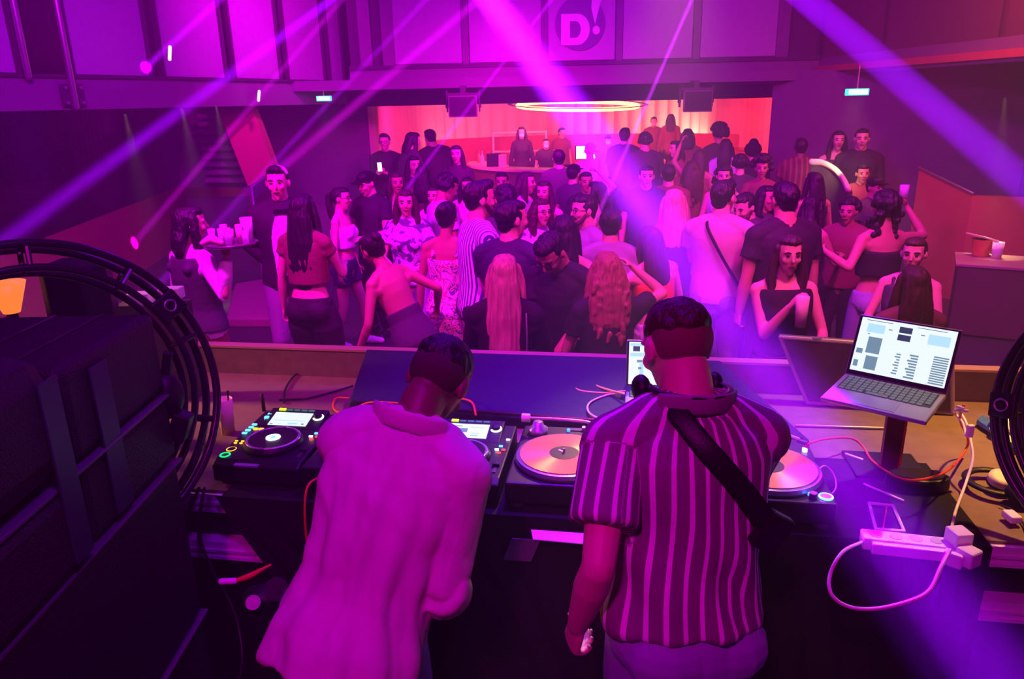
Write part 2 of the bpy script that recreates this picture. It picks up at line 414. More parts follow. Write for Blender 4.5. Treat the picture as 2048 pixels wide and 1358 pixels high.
# bar lights: ring lamp, red washes, up-lights at the foot of the curtain
RC = Dp(1155, 211, 16.6)
rl = thing('ring_lamp', 'glowing orange ring lamp hanging over the round bar', 'ceiling lamp', RC, rot=(math.radians(3.2), math.radians(1.0), 0))
rr = 1.33
MB().tube([(rr*math.cos(a*math.pi/32), rr*math.sin(a*math.pi/32), 0) for a in range(64)], [(0.040, 0.040)]*64, 10, closed=True).build('light_tube', emis('ring_glow', (1.0, 0.28, 0.05), 14), rl, smooth=True)
MB().tube([(1.50*math.cos(a*math.pi/32), 1.48*math.sin(a*math.pi/32), 0.03) for a in range(64)], [(0.01, 0.05)]*64, 8, side=(0, 0, 1), closed=True).build('reflector_hoop', M_dark, rl)
rl.location.z = min(rl.location.z, 2.26)
for a in (0.4, 2.5, 4.6):
    MB().cyl((rr*math.cos(a), rr*math.sin(a), 0.02), (rr*math.cos(a), rr*math.sin(a), 0.13), 0.008, 6).build('hanger', M_dark, rl)
wash((cx, 16.6, 2.2), (cx, 18.5, 1.2), 1.6, 170, (1.0, 0.04, 0.30), 250, sx=4.0)
wash((cx-2.4, 14.6, 2.2), (cx-3.2, 17.5, 1.3), 0.4, 160, (1.0, 0.03, 0.32), 90)
wash((cx+2.9, 14.7, 2.2), (cx+3.4, 16.5, 1.2), 0.4, 160, (1.0, 0.03, 0.06), 90)
wash((cx+3.0, 19.0, 0.9), (cx+3.1, 20.5, 1.7), 0.2, 150, (1.0, 0.72, 0.38), 55, sx=1.2)
wash((cx-2.0, 18.9, 0.8), (cx-2.0, 20.2, 1.8), 0.2, 150, (1.0, 0.3, 0.4), 40, sx=2.2)
# curved partition behind the bar
arc = MB(); pc = Vector((Dp(1165, 262, 17).x, 17.0, 0)); pr = 2.9
ap = [(pc.x+3.55*math.cos(math.radians(a)), pc.y+2.1*math.sin(math.radians(a))) for a in range(6, 175, 8)]
for k in range(len(ap)-1):
    (x0, y0), (x1, y1) = ap[k], ap[k+1]
    arc.hexa([Vector((x0, y0, 0)), Vector((x1, y1, 0)), Vector((x1, y1+.1, 0)), Vector((x0, y0+.1, 0)), Vector((x0, y0, 1.56)), Vector((x1, y1, 1.56)), Vector((x1, y1+.1, 1.56)), Vector((x0, y0+.1, 1.56))])
struct('trim_11', arc, mat('partition_red', (0.55, 0.09, 0.09), 0.6))
# round bar
bc = Dp(1135, 300, 15.9); bar = thing('bar_counter', 'round bar with a pale lit countertop under the ring lamp', 'bar counter', (bc.x, 16.9, 0))
def annulus(r0, r1, z0, z1, a0=0, a1=360, n=48):
    m = MB()
    for k in range(n):
        t0, t1 = (math.radians(a0+(a1-a0)*j/n) for j in (k, k+1))
        q = [(r0*math.cos(t0), r0*math.sin(t0)), (r1*math.cos(t0), r1*math.sin(t0)), (r1*math.cos(t1), r1*math.sin(t1)), (r0*math.cos(t1), r0*math.sin(t1))]
        m.prism(q, z0, z1)
    return m
annulus(2.0, 2.1, 0, 1.05, 180, 360).build('front_panel', mat('bar_front', (0.12, 0.05, 0.08), 0.5), bar)
annulus(1.62, 2.16, 1.05, 1.10, 165, 375).build('countertop', mat('bar_top', (0.75, 0.6, 0.55), 0.3), bar)
annulus(1.1, 1.6, 0.0, 0.0, 180, 360) 
# left bench with pale top edge, reaching the niche wall
e0, e1 = Zp(756, 318, 1.25), Zp(862, 292, 1.25)
e1 = Vector((e1.x, min(e1.y, 19), 1.25)); nn = Vector(((e1-e0).y, -(e1-e0).x, 0)).normalized()*0.6
bn1 = thing('side_counter', 'counter with a thin lit edge left of the bar', 'counter', (0, 0, 0))
MB().hexa([Vector((*p.xy, z)) for z in (0, 1.2) for p in (e0, e1, e1+nn*.5, e0+nn*.5)]).build('body', M_redwall, bn1)
MB().hexa([Vector((*p.xy, z)) for z in (1.2, 1.24) for p in (e0, e1, e1+nn*.5, e0+nn*.5)]).build('edge', M_cream, bn1)
# ledge on the right of the niche
e0, e1 = Zp(1478, 292, 1.35), Zp(1585, 307, 1.25)
nn = Vector((0, 1, 0)); bn2 = thing('side_counter', 'red-lit ledge at the right side of the curtained niche', 'counter', (0, 0, 0))
MB().hexa([Vector((*p.xy, z)) for z in (1.26, 1.31) for p in (e0, e1, e1+nn*.3, e0+nn*.3)]).build('edge', M_redwall, bn2)
MB().hexa([Vector((*p.xy, z)) for z in (0, 1.26) for p in (e0+nn*.1, e1+nn*.1, e1+nn*.2, e0+nn*.2)]).build('body', M_redwall, bn2)
# monitor and things on the bar
def bar_at(px, z=1.10, r=1.9):
    x = Dp(px, 300, 15.3).x-bar.location.x; x = max(-r, min(r, x)); y = -math.sqrt(max(0.0, r*r-x*x)); return bar.location+Vector((x, y, z))
p = bar_at(1164); till = thing('till_monitor', 'bright white till screen standing on the bar', 'monitor', p, 0)
MB().box((0, 0, 0.30), (0.40, 0.03, 0.27)).build('casing', M_black, till, bevel=0.006)
MB().box((0, -0.018, 0.30), (0.36, 0.006, 0.235)).build('screen', emis('till_glow', (0.95, 0.75, 1.0), 9), till)
MB().cyl((0, 0.0, 0), (0, 0.0, 0.18), 0.03).build('stand', M_black, till)
MB().cyl((0, 0, 0), (0, 0, 0.012), 0.09).build('base', M_black, till)
def bottle(p, h, m, label, group='bottles and glasses on the bar'):
    o = MB().lathe([(0.0, 0), (h*.14, 0), (h*.15, h*.05), (h*.15, h*.55), (h*.055, h*.75), (h*.05, h*.97), (h*.06, h), (0, h)], n=12).build('bottle', m, smooth=True)
    o.location = p; return tag(o, label, 'bottle', group)
M_amber = mat('amber_glass', (0.6, 0.25, 0.06), 0.15, alpha=0.9); M_bot = mat('pale_glass', (0.75, 0.7, 0.75), 0.1, alpha=0.8)
BL = ['bottle at the far left end of the round bar', 'second bottle from the left end of the bar', 'pale bottle left of the dark till box', 'bottle half behind the small lit box on the bar', 'bottle just right of the white till screen', 'second bottle right of the white till screen', 'pale bottle left of the wide-shouldered figure at the bar', 'bottle nearest the wide-shouldered figure at the bar']
for i, px in enumerate((948, 962, 978, 1005, 1190, 1202, 1246, 1262)):
    bottle(bar_at(px), 0.26+0.03*(i % 3), M_bot if i % 2 else M_amber, BL[i])
for px, w, lab in ((987, 0.30, 'dark till box on the bar left of the bartenders'), (1005, 0.16, 'small lit white box on the bar left of the masked bartender')):
    p = bar_at(px, r=1.85 if w > .2 else 1.98); o = MB().box((0, 0, 0.13), (w, 0.2, 0.26)).build('counter_box', M_black if w > .2 else M_cream, bevel=0.01); o.location = p; tag(o, lab, 'box')
# back shelf racks behind bartenders
for px, lab in ((1010, 'small lit display rack behind the bar, left one'), (1068, 'small lit display rack behind the bar, right one')):
    b0 = Dp(px, 262, 17.6); t = thing('display_rack', lab, 'rack', (b0.x, b0.y, 0), 0, 'display racks behind the bar')
    for x in (-0.28, 0.28): MB().box((x, 0, 0.85), (0.04, 0.2, 1.7)).build('upright', M_cream, t)
    for z in (0.9, 1.25, 1.68): MB().box((0, 0, z), (0.6, 0.22, 0.03)).build('shelf', M_cream, t)
# hanging loudspeakers under the balcony
for px, lab in ((926, 'dark loudspeaker hung under the balcony left of the ring lamp'), (1392, 'dark loudspeaker hung under the balcony right of the ring lamp')):
    top = Dp(px, 190, 10.9); z1 = 2.50; t = thing('hanging_speaker', lab, 'loudspeaker', (top.x, top.y, 0), 0, 'loudspeakers hung under the rear balcony')
    MB().prism([(-0.21, -0.15), (0.21, -0.15), (0.15, 0.15), (-0.15, 0.15)], 0, 0.30).build('cabinet', mat('speaker_grey', (0.13, 0.1, 0.12), 0.6), t, bevel=0.01, xf=Matrix.Translation((0, 0, z1-0.32)))
    MB().box((0, -0.155, z1-0.17), (0.38, 0.01, 0.26)).build('grille', M_black, t)
    MB().box((0, 0, z1), (0.49, 0.08, 0.03)).box((0, 0.28, z1+0.09), (0.08, 0.6, 0.05)).box((0, 0.0, z1+0.05), (0.08, 0.06, 0.1)).build('mount', M_dark, t)
    for s in (-1, 1):
        MB().box((s*0.235, 0, z1-0.10), (0.02, 0.06, 0.30)).build('bracket', M_dark, t)
        MB().cyl((s*0.22, 0, z1-0.17), (s*0.26, 0, z1-0.17), 0.025, 10).build('knob', M_dark, t)
# exit signs
for (px, py, dep, lab) in ((648, 197, 11.2, 'small green exit sign under the left balcony'), (1714, 184, 8.7, 'bright green exit sign on the right under the balcony')):
    p = Dp(px, py, dep); t = thing('exit_sign', lab, 'exit sign', p, 0, 'green emergency exit signs')
    w = 0.26 if px > 1000 else 0.22
    MB().box((0, 0, 0), (w, 0.06, 0.075)).build('lamp_body', emis('exit_edge', (0.0, 0.75, 0.45), 2.2), t, bevel=0.008)
    MB().box((0, -0.035, 0.0), (w*0.82, 0.01, 0.05)).build('face', emis('exit_face', (0.55, 1.0, 0.85), 5), t)
    MB().cyl((0, 0, 0.03), (0, 0, (2.70 if px > 1000 else 2.59)-p.z), 0.008, 8).build('hanger', M_steel, t)
    wash((p.x, p.y-0.02, p.z-0.05), (p.x+0.15, p.y+0.6, p.z-2), 0.15, 80, (0.6, 1.0, 0.85), 2.2 if px > 1000 else 1.0)
# little down-lights under the left balcony
for (px, py, dep) in ((250, 228, 7.8), (364, 217, 8.8), (432, 212, 9.4), (2010, 195, 7.4)):
    p = Dp(px, py, dep); wash((p.x, p.y, p.z), (p.x+0.12, p.y-.05, p.z-1.5), 0.03, 22, (1.0, 0.55, 0.35), 1.2)
# beam reflections on the left balcony, built as small glowing parts
for (px, py, dep, l, nm) in ((326, 107, 8.3, 0.13, 'upper'), (506, 192, 10.2, 0.12, 'lower')):
    p = Dp(px, py, dep)+lnor*0.1; t = thing('beam_hotspot', 'tiny glaring pink-white beam reflection on the left balcony, %s one' % nm, 'lamp', p, 0)
    MB().tube([(-0.012, 0, -l/2), (0.012, 0, l/2)], 0.018, 10).build('hotspot_glow', emis('glare', (1.0, 0.3, 0.85), 4), t, smooth=True)
    MB().box((-0.02, 0.03, 0), (0.05, 0.03, l*0.8)).build('housing', M_dark, t)  # dark backing added behind the glowing hot spot

# right balcony and its underside
RA, RB = hv(Dp(1640, 150, 11.2)), hv(Dp(2250, 130, 6.2)); rdir = (RB-RA).normalized(); rn = Vector((rdir.y, -rdir.x, 0))
struct('trim_12', wallseg(RA, RB, 2.66, 2.90, 0.25, rn), M_wall)
struct('trim_13', wallseg(RA, RB, 2.90, 6.0, 0.2, rn), mat('dark_red_panel', (0.10, 0.05, 0.06), 0.7))
for px in (1640, 1760, 1990):
    p = on_line(px, RA, rdir); struct('trim_14', wallseg(p-rdir*.05, p+rdir*.05, 2.90, 6.0, 0.24, rn), M_dark)
rc_ = MB().hexa([Vector((*p, z)) for z in (2.70, 2.78) for p in ((RA.x-0.1, RA.y), (RB.x, RB.y), (7.6, RB.y), (7.6, 14.0))])
struct('trim_15', rc_, M_redwall)
# right wall with a stair opening and sloping rail
q = [Dp(1838, 335, 8.6), Dp(1940, 388, 7.6)]
struct('wall_back_right', MB().hexa([Vector((*p, z)) for z in (0, 2.72) for p in ((4.05, 12.0), (6.2, 9.2), (6.3, 9.3), (4.15, 12.1))]), M_wall)
b0, b1, b2 = Dp(1838, 340, 9.2), Dp(1945, 392, 8.6), Dp(2250, 400, 7.6)
sp = MB(); zz = [b0.z, b1.z, b1.z]
pp = [b0, b1, b2]
for k in range(2):
    a, b = pp[k], pp[k+1]; o = Vector((0.06, 0.08, 0))
    sp.hexa([Vector((a.x, a.y, 0)), Vector((b.x, b.y, 0)), Vector((b.x, b.y, 0))+o, Vector((a.x, a.y, 0))+o, a, b, b+o, a+o])
struct('trim_16', sp, M_redwall)
tag(MB().tube([b0+Vector((0, 0, .03)), b1+Vector((0, 0, .03))], 0.018, 8).build('stair_rail', M_steel, smooth=True), 'thin pale sloping rail on top of the red stair wall', 'handrail')
# left: half walls, sloping stair slab, louvres, rail
h1, h2, h3, h4 = Zp(-120, 560, 1.02), Zp(352, 375, 1.02), Zp(503, 372, 1.02), Zp(640, 372, 1.02)
sp = MB(); pp = [h1, h2, h3]
for k in range(2):
    a, b = pp[k], pp[k+1]; o = Vector((-0.05, 0.1, 0))
    sp.hexa([Vector((a.x, a.y, 0)), Vector((b.x, b.y, 0)), Vector((b.x, b.y, 0))+o, Vector((a.x, a.y, 0))+o, a, b, b+o, a+o])
struct('trim_17', sp, M_redwall)
c1, c2, c3, c4 = Dp(430, 206, 10.6), Dp(500, 206, 10.6), Dp(552, 345, 10.6), Dp(496, 372, 10.6)
struct('trim_18', MB().slab([c1, c2, c3, c4], (0, 0.25, 0)), M_redwall)
lv = thing('louvre_screen', 'dark louvred stair side left of the sloping red slab', 'screen', (0, 0, 0))
for k in range(9):
    a, b = Dp(395+k*2, 232+k*16, 10.9), Dp(432+k*7.5, 232+k*16, 10.9)
    MB().tube([a, b], [(0.045, 0.012)]*2, 8, side=(0, 1, 1)).build('slat', mat('louvre', (0.10, 0.07, 0.10), 0.5), lv)
MB().slab([Dp(360, 215, 11.1), Dp(430, 215, 11.1), Dp(500, 375, 11.1), Dp(560, 520, 11.1), ][:3]+[Dp(360, 375, 11.1)], (0, 0.1, 0)).box((Dp(430, 375, 11.1).x, Dp(430, 375, 11.1).y+.05, 0.55), (0.9, 0.1, 1.12)).build('backing', M_dark, lv)
ra, rb = Dp(503, 374, 8.6), Dp(541, 345, 8.9)
tag(MB().tube([ra, rb], 0.016, 8).cyl(ra, (ra.x, ra.y, 0), 0.015, 8).cyl(rb, (rb.x, rb.y, 0), 0.015, 8).build('stair_rail', M_steel, smooth=True), 'short pale sloping rail behind the white-shirted man', 'handrail')
# low upholstered bench at the left
s0, s1, s2, s3 = Zp(452, 640, 0.42), Zp(470, 570, 0.42), Zp(560, 555, 0.42), Zp(548, 640, 0.42)
sb = thing('lounge_bench', 'low dark upholstered bench between the two waiters', 'bench', (0, 0, 0))
MB().hexa([Vector((p.x, p.y, z)) for z in (0.0, 0.34) for p in (s0, s3, s2, s1)]).build('base', M_dark, sb)
MB().hexa([Vector((p.x, p.y, z)) for z in (0.34, 0.44) for p in (s0, s3, s2, s1)]).build('seat', mat('bench_fabric', (0.20, 0.12, 0.12), 0.8, bump=0.2), sb, bevel=0.02)
# side table with ice bucket at the right
tp = Zp(1990, 520, 0.75); tb = thing('cube_table', 'solid dark cube table at the right edge, holding bucket and cup', 'table', (tp.x, tp.y, 0), -0.5)
MB().box((0.15, 0, 0.37), (0.95, 0.62, 0.70)).build('body', mat('cube_red', (0.14, 0.07, 0.07), 0.6), tb, bevel=0.01)
MB().box((0.15, 0, 0.735), (1.0, 0.66, 0.03)).build('tabletop', mat('cube_top', (0.45, 0.38, 0.28), 0.5), tb, bevel=0.006)
bp = Zp(1960, 512, 0.75); bk = thing('ice_bucket', 'amber glowing ice bucket on the cube table', 'bucket', bp)
MB().lathe([(0.0, 0), (0.07, 0), (0.075, 0.02), (0.10, 0.17), (0.105, 0.18), (0.095, 0.175), (0.0, 0.15)], n=20).build('bowl', mat('amber_plastic', (0.8, 0.4, 0.1), 0.3), bk, smooth=True)
MB().box((-0.01, 0, 0.20), (0.24, 0.2, 0.015), Matrix.Rotation(0.25, 3, 'Y')).build('napkin', M_cream, bk)
bp = Zp(1992, 517, 0.75); o = MB().lathe([(0.0, 0), (0.045, 0), (0.055, 0.17), (0.05, 0.17), (0.0, 0.01)], n=18).build('paper_cup', M_white, smooth=True); o.location = bp
tag(o, 'plain white cup beside the ice bucket', 'cup')
for px, h in ((1938, 0.10), (1952, 0.08), (1947, 0.05)):
    pass
point(Zp(1955, 505, 0.75)+Vector((0, -0.1, 0.5)), 0.05, (1.0, 0.5, 0.12), 2.0)
# curved lit counter end behind the crowd at the right
pts = [Dp(1622, 324, 9.0), Dp(1645, 326, 8.9), Dp(1668, 338, 8.7), Dp(1685, 356, 8.4), Dp(1696, 378, 8.1)]
cv = thing('curved_ledge', 'yellow-lit curved ledge behind the crowd near the plaid man', 'ledge', (0, 0, 0))
MB().tube(spline(pts, 6), [(0.03, 0.045)]*25, 10).build('edge', M_cream, cv, smooth=True)
vv = []; sp_ = spline(pts, 6)
for p in sp_: vv += [(p.x, p.y, 0), (p.x, p.y, p.z-0.03)]
o = MB().add(vv, [(2*i, 2*i+2, 2*i+3, 2*i+1) for i in range(len(sp_)-1)]).build('body', M_dark, cv); o.modifiers.new('t', 'SOLIDIFY').thickness = 0.05
wash(Dp(1672, 300, 8.2), Dp(1665, 345, 8.7), 0.1, 60, (1.0, 0.6, 0.15), 2.5)

# ================================================================ DJ BOOTH
PHI = math.radians(-9.5); BO = Vector((0, 2.35, 0)); BR = Matrix.Rotation(PHI, 4, 'Z')
BX = Matrix.Translation(BO) @ BR
def Bp(u, v, z): return BX @ Vector((u, v, z))
TZ = 1.13
struct('floor_stage', MB().box((0.2, 0.7, 0.075), (8.5, 4.4, 0.15)), M_dark)
booth = thing('dj_booth', 'long brown DJ booth table with a low parapet, holding all the decks', 'dj booth', Bp(0, 0, 0.15), PHI)
def bb(m, u0, u1, v0, v1, z0, z1): return m.box(((u0+u1)/2, (v0+v1)/2, (z0+z1)/2-0.15), (u1-u0, v1-v0, z1-z0))
bb(MB(), -2.3, 2.6, -0.19, 0.93, 1.09, TZ).build('tabletop', M_wood, booth)
bb(MB(), -2.3, 2.6, 0.93, 0.98, 0.15, 1.265).build('parapet', M_wood, booth)
bb(MB(), -2.3, 2.6, 0.925, 0.985, 1.265, 1.275).build('parapet_trim', mat('brass_trim', (0.6, 0.4, 0.25), 0.4, 0.5), booth)
bb(MB(), -2.3, 2.6, -0.15, 0.90, 0.15, 1.09).build('cabinet_body', M_black, booth)
for (u0, u1) in ((-2.2, -0.85), (1.42, 2.5)):
    for z0, z1 in ((1.055, 1.12), (0.865, 0.93)):
        m = bb(MB(), u0, u1, -0.205, -0.15, z0, z1); bb(m, u0, u1, -0.212, -0.205, z0, z0+0.012); bb(m, u0, u1, -0.212, -0.205, (z0+z1)/2-.004, (z0+z1)/2+.006)
        m.build('rail', M_alu, booth)
# black drape hanging over the front
n = 60; vsx = []; zr = (TZ+0.004, 1.06, 0.9, 0.65, 0.4, 0.2)
for i in range(n+1):
    for z in zr:
        uL = -1.0+0.55*max(0.0, min(1.0, (1.12-z)/0.92)); u = uL+(1.44-uL)*i/n
        w = 0.012*math.sin(i*1.9)+0.008*math.sin(i*0.7)
        vsx.append((u, -0.235+(w if z < 1 else 0), z-0.15))
m = MB().add(vsx, [(6*i+j, 6*i+6+j, 6*i+7+j, 6*i+1+j) for i in range(n) for j in range(5)])
bb(m, -0.98, 1.44, -0.235, 0.30, TZ+0.0005, TZ+0.004)
m.build('drape', M_blackm, booth)

def put(name, label, cat, x, y, z, rz=PHI, group=None): return thing(name, label, cat, (x, y, z), rz, group)
M_scr = emis('screen_white', (0.85, 0.97, 1.0), 1.05)
M_scb = emis('screen_blue', (0.45, 0.75, 0.95), 1.1)
M_scg = emis('screen_grey', (0.20, 0.36, 0.48), 0.8)
M_scd = emis('screen_dark', (0.03, 0.06, 0.14), 0.8)
M_cyan = emis('led_cyan', (0.12, 0.6, 1.0), 2.0)
M_blue = emis('led_blue', (0.01, 0.12, 1.0), 6)
M_green = emis('led_green', (0.0, 1.0, 0.22), 1.6)
M_orange = emis('led_orange', (1.0, 0.42, 0.01), 2.2)
M_lred = emis('led_red', (1.0, 0.05, 0.04), 2.2)
M_wled = emis('led_white', (0.9, 0.95, 1.0), 6)

def screen(parent, w, h, rects, bg=None, z=0.0, name='screen'):
    """flat screen in the local xy plane with coloured interface blocks as one mesh"""
    mats = [bg or M_scr, M_scb, M_scg, M_scd]
    v = [(-w/2, -h/2, z), (w/2, -h/2, z), (w/2, h/2, z), (-w/2, h/2, z)]; f = [(0, 1, 2, 3)]; mi = [0]
    for (x0, y0, x1, y1, k) in rects:
        b = len(v); zz = z+0.0004*(1+k*0.3)
        v += [((x0-.5)*w, (y0-.5)*h, zz), ((x1-.5)*w, (y0-.5)*h, zz), ((x1-.5)*w, (y1-.5)*h, zz), ((x0-.5)*w, (y1-.5)*h, zz)]
        f.append((b, b+1, b+2, b+3)); mi.append(k)
    me = bpy.data.meshes.new(name); me.from_pydata(v, [], f)
    for m in mats: me.materials.append(m)
    me.polygons.foreach_set('material_index', mi); me.update()
    o = bpy.data.objects.new(name, me); COL.objects.link(o); o.parent = parent; return o

def cdj(label, x, y, rz, rects):
    t = put('media_player', label, 'dj media player', x, y, TZ+0.004, rz, 'media players on the booth')
    w, d = 0.32, 0.41
    side = [(-d/2, 0.012), (d/2, 0.012), (d/2, 0.105), (0.06, 0.098), (-d/2+0.03, 0.088), (-d/2, 0.075)]
    Mx = Matrix(((0, 0, 1, 0), (1, 0, 0, 0), (0, 1, 0, 0), (0, 0, 0, 1)))
    MB().prism(side, -w/2, w/2, Mx).build('body', M_black, t, bevel=0.006)
    for fx in (-1, 1):
        for fy in (-1, 1): MB().cyl((fx*0.13, fy*0.17, 0), (fx*0.13, fy*0.17, 0.014), 0.02, 12).build('foot', M_dark, t)
    sl = Matrix.Translation((0, 0.13, 0.103)) @ Matrix.Rotation(math.radians(12), 4, 'X')
    fr = MB().box((0, 0, 0), (0.235, 0.135, 0.02)).build('display_frame', M_black, t, bevel=0.004); fr.matrix_local = sl
    s = screen(t, 0.155, 0.085, rects); s.matrix_local = sl @ Matrix.Translation((-0.012, -0.006, 0.0115))
    bt = MB()
    for i in range(5): bt.box((-0.07+i*0.03, 0.053, 0.011), (0.024, 0.008, 0.004))
    o = bt.build('menu_keys', mat('menu_key', (0.02, 0.05, 0.05), 0.4, emit=(0.1, 0.6, 0.5), es=0.25), t); o.matrix_local = sl
    o = MB().box((-0.07, 0.053, 0.013), (0.026, 0.01, 0.004)).build('menu_key', emis('led_lime', (0.7, 1.0, 0.0), 3), t); o.matrix_local = sl
    o = MB().lathe([(0.0, 0), (0.016, 0), (0.0155, 0.012), (0.011, 0.013), (0.0, 0.012)], n=20).build('selector_knob', M_black, t, smooth=True); o.matrix_local = sl @ Matrix.Translation((0.092, 0.015, 0.01))
    ring = MB().tube([(0.018*math.cos(a*math.pi/10-2.6), 0.018*math.sin(a*math.pi/10-2.6), 0) for a in range(14)], 0.0035, 6).build('selector_glow', M_wled, o)
    # jog wheel
    j = MB().lathe([(0.0, 0.0), (0.106, 0.0), (0.106, 0.010), (0.100, 0.020), (0.086, 0.024), (0.0, 0.024)], n=48).build('jog_wheel', M_black, t, smooth=False)
    j.location = (0, -0.05, 0.092)
    MB().tube([(0.092*math.cos(a*math.pi/24), 0.092*math.sin(a*math.pi/24), 0.0225) for a in range(48)], [(0.006, 0.003)]*48, 6, side=(1, 0, 0), closed=True).build('jog_rim', mat('rim_silver', (0.65, 0.65, 0.75), 0.25, 0.7), j, smooth=True)
    MB().cyl((0, 0, 0.023), (0, 0, 0.026), 0.026, 32).build('jog_display', M_wled, j)
    MB().cyl((0, 0, 0.026), (0, 0, 0.0265), 0.011, 24).build('jog_mark', M_cyan, j)
    for (yy, m, nm) in ((-0.152, M_green, 'play_button'), (-0.108, M_orange, 'cue_button')):
        b = MB().lathe([(0, 0), (0.017, 0), (0.0165, 0.006), (0.0, 0.0065)], n=24).build(nm, M_black, t, smooth=True); b.location = (-0.135, yy, 0.083)
        MB().tube([(0.0165*math.cos(a*math.pi/12), 0.0165*math.sin(a*math.pi/12), 0.006) for a in range(24)], 0.003, 6, closed=True).build('glow_ring', m, b, smooth=True)
    for k, (xx, yy) in enumerate(((-0.142, -0.066), (-0.120, -0.066), (-0.146, -0.05), (-0.122, -0.05))):
        MB().box((xx, yy, 0.094), (0.010, 0.006, 0.005)).build('search_button', M_orange, t)
    for k in range(4):
        MB().box((-0.143, 0.005+k*0.026, 0.101), (0.018, 0.010, 0.005)).build('pad_button', M_cyan, t)
    for k in range(2):
        MB().box((-0.112-0.0*k, 0.125+k*0.03, 0.112), (0.016, 0.012, 0.012)).build('pad_button', M_cyan, t)
        MB().box((-0.118+0.022*k, 0.045, 0.101), (0.016, 0.012, 0.006)).build('loop_button', M_orange, t)
    # tempo fader
    MB().box((0.135, -0.085, 0.0905), (0.012, 0.12, 0.004)).build('tempo_slot', M_dark, t)
    MB().box((0.135, -0.10, 0.096), (0.024, 0.014, 0.014)).build('tempo_slider', M_black, t, bevel=0.002)
    for (xx, yy, m) in ((0.128, 0.035, M_cyan), (0.118, 0.008, M_wled), (0.142, 0.008, M_lred), (0.13, -0.016, M_lred), (0.145, 0.09, M_wled)):
        MB().box((xx, yy, 0.1), (0.013, 0.007, 0.005)).build('tempo_button', m, t)
    MB().box((-0.03, -d/2+0.004, 0.079), (0.09, 0.018, 0.006)).build('front_strip', mat('front_sheen', (0.5, 0.6, 0.7), 0.2, 0.6), t)
    return t
jr = Vector((math.sin(-PHI), math.cos(PHI), 0))*0.05
UI1 = [(0.05, 0.05, 0.12, 0.12, 2), (0.25, 0.08, 0.35, 0.12, 1), (0.5, 0.1, 0.75, 0.22, 1), (0.85, 0.1, 0.92, 0.2, 2), (0.08, 0.35, 0.9, 0.40, 1)]
UI2 = [(0.04, 0.38, 0.5, 0.66, 2), (0.12, 0.78, 0.35, 0.84, 2), (0.55, 0.72, 0.9, 0.77, 1), (0.6, 0.3, 0.8, 0.36, 1), (0.22, 0.1, 0.35, 0.28, 1), (0.6, 0.14, 0.78, 0.18, 2)]
cdj('media player left of the man in the plain shirt, large white screen', -0.876+jr.x, 2.495+jr.y, PHI, UI1)
cdj('media player between the two men, beside the left turntable', -0.188+jr.x, 2.352+jr.y, PHI, UI2)

def mixer(label, x, y, w, d):
    t = put('dj_mixer', label, 'dj mixer', x, y, TZ+0.004)
    MB().box((0, 0, 0.05), (w, d, 0.10)).build('body', M_black, t, bevel=0.006)
    for i in range(4):
        for j in range(5):
            o = MB().lathe([(0, 0), (0.010, 0), (0.008, 0.016), (0, 0.016)], n=12).build('knob', M_dark, t, smooth=True); o.location = (-w*0.36+i*w*0.24, d*0.36-j*d*0.12, 0.10)
        MB().box((-w*0.36+i*w*0.24, -d*0.28, 0.104), (0.018, 0.010, 0.012)).build('fader', M_steel, t)
    MB().box((0, -d*0.43, 0.104), (0.014, 0.018, 0.012)).build('crossfader', M_steel, t)
    for i in range(6): MB().box((0.0, d*0.1+i*0.011, 0.102), (0.008, 0.005, 0.003)).build('level_light', M_cyan if i < 4 else M_lred, t)
    for i in range(2): MB().box((w*0.44, -0.03+i*0.03, 0.103), (0.014, 0.010, 0.005)).build('lit_button', M_wled, t)
mixer('black mixer between the two media players, mostly behind the left man', -0.535, 2.45, 0.32, 0.39)
mixer('black mixer between the two turntables, behind the striped-shirt man', 0.49, 2.27, 0.26, 0.38)

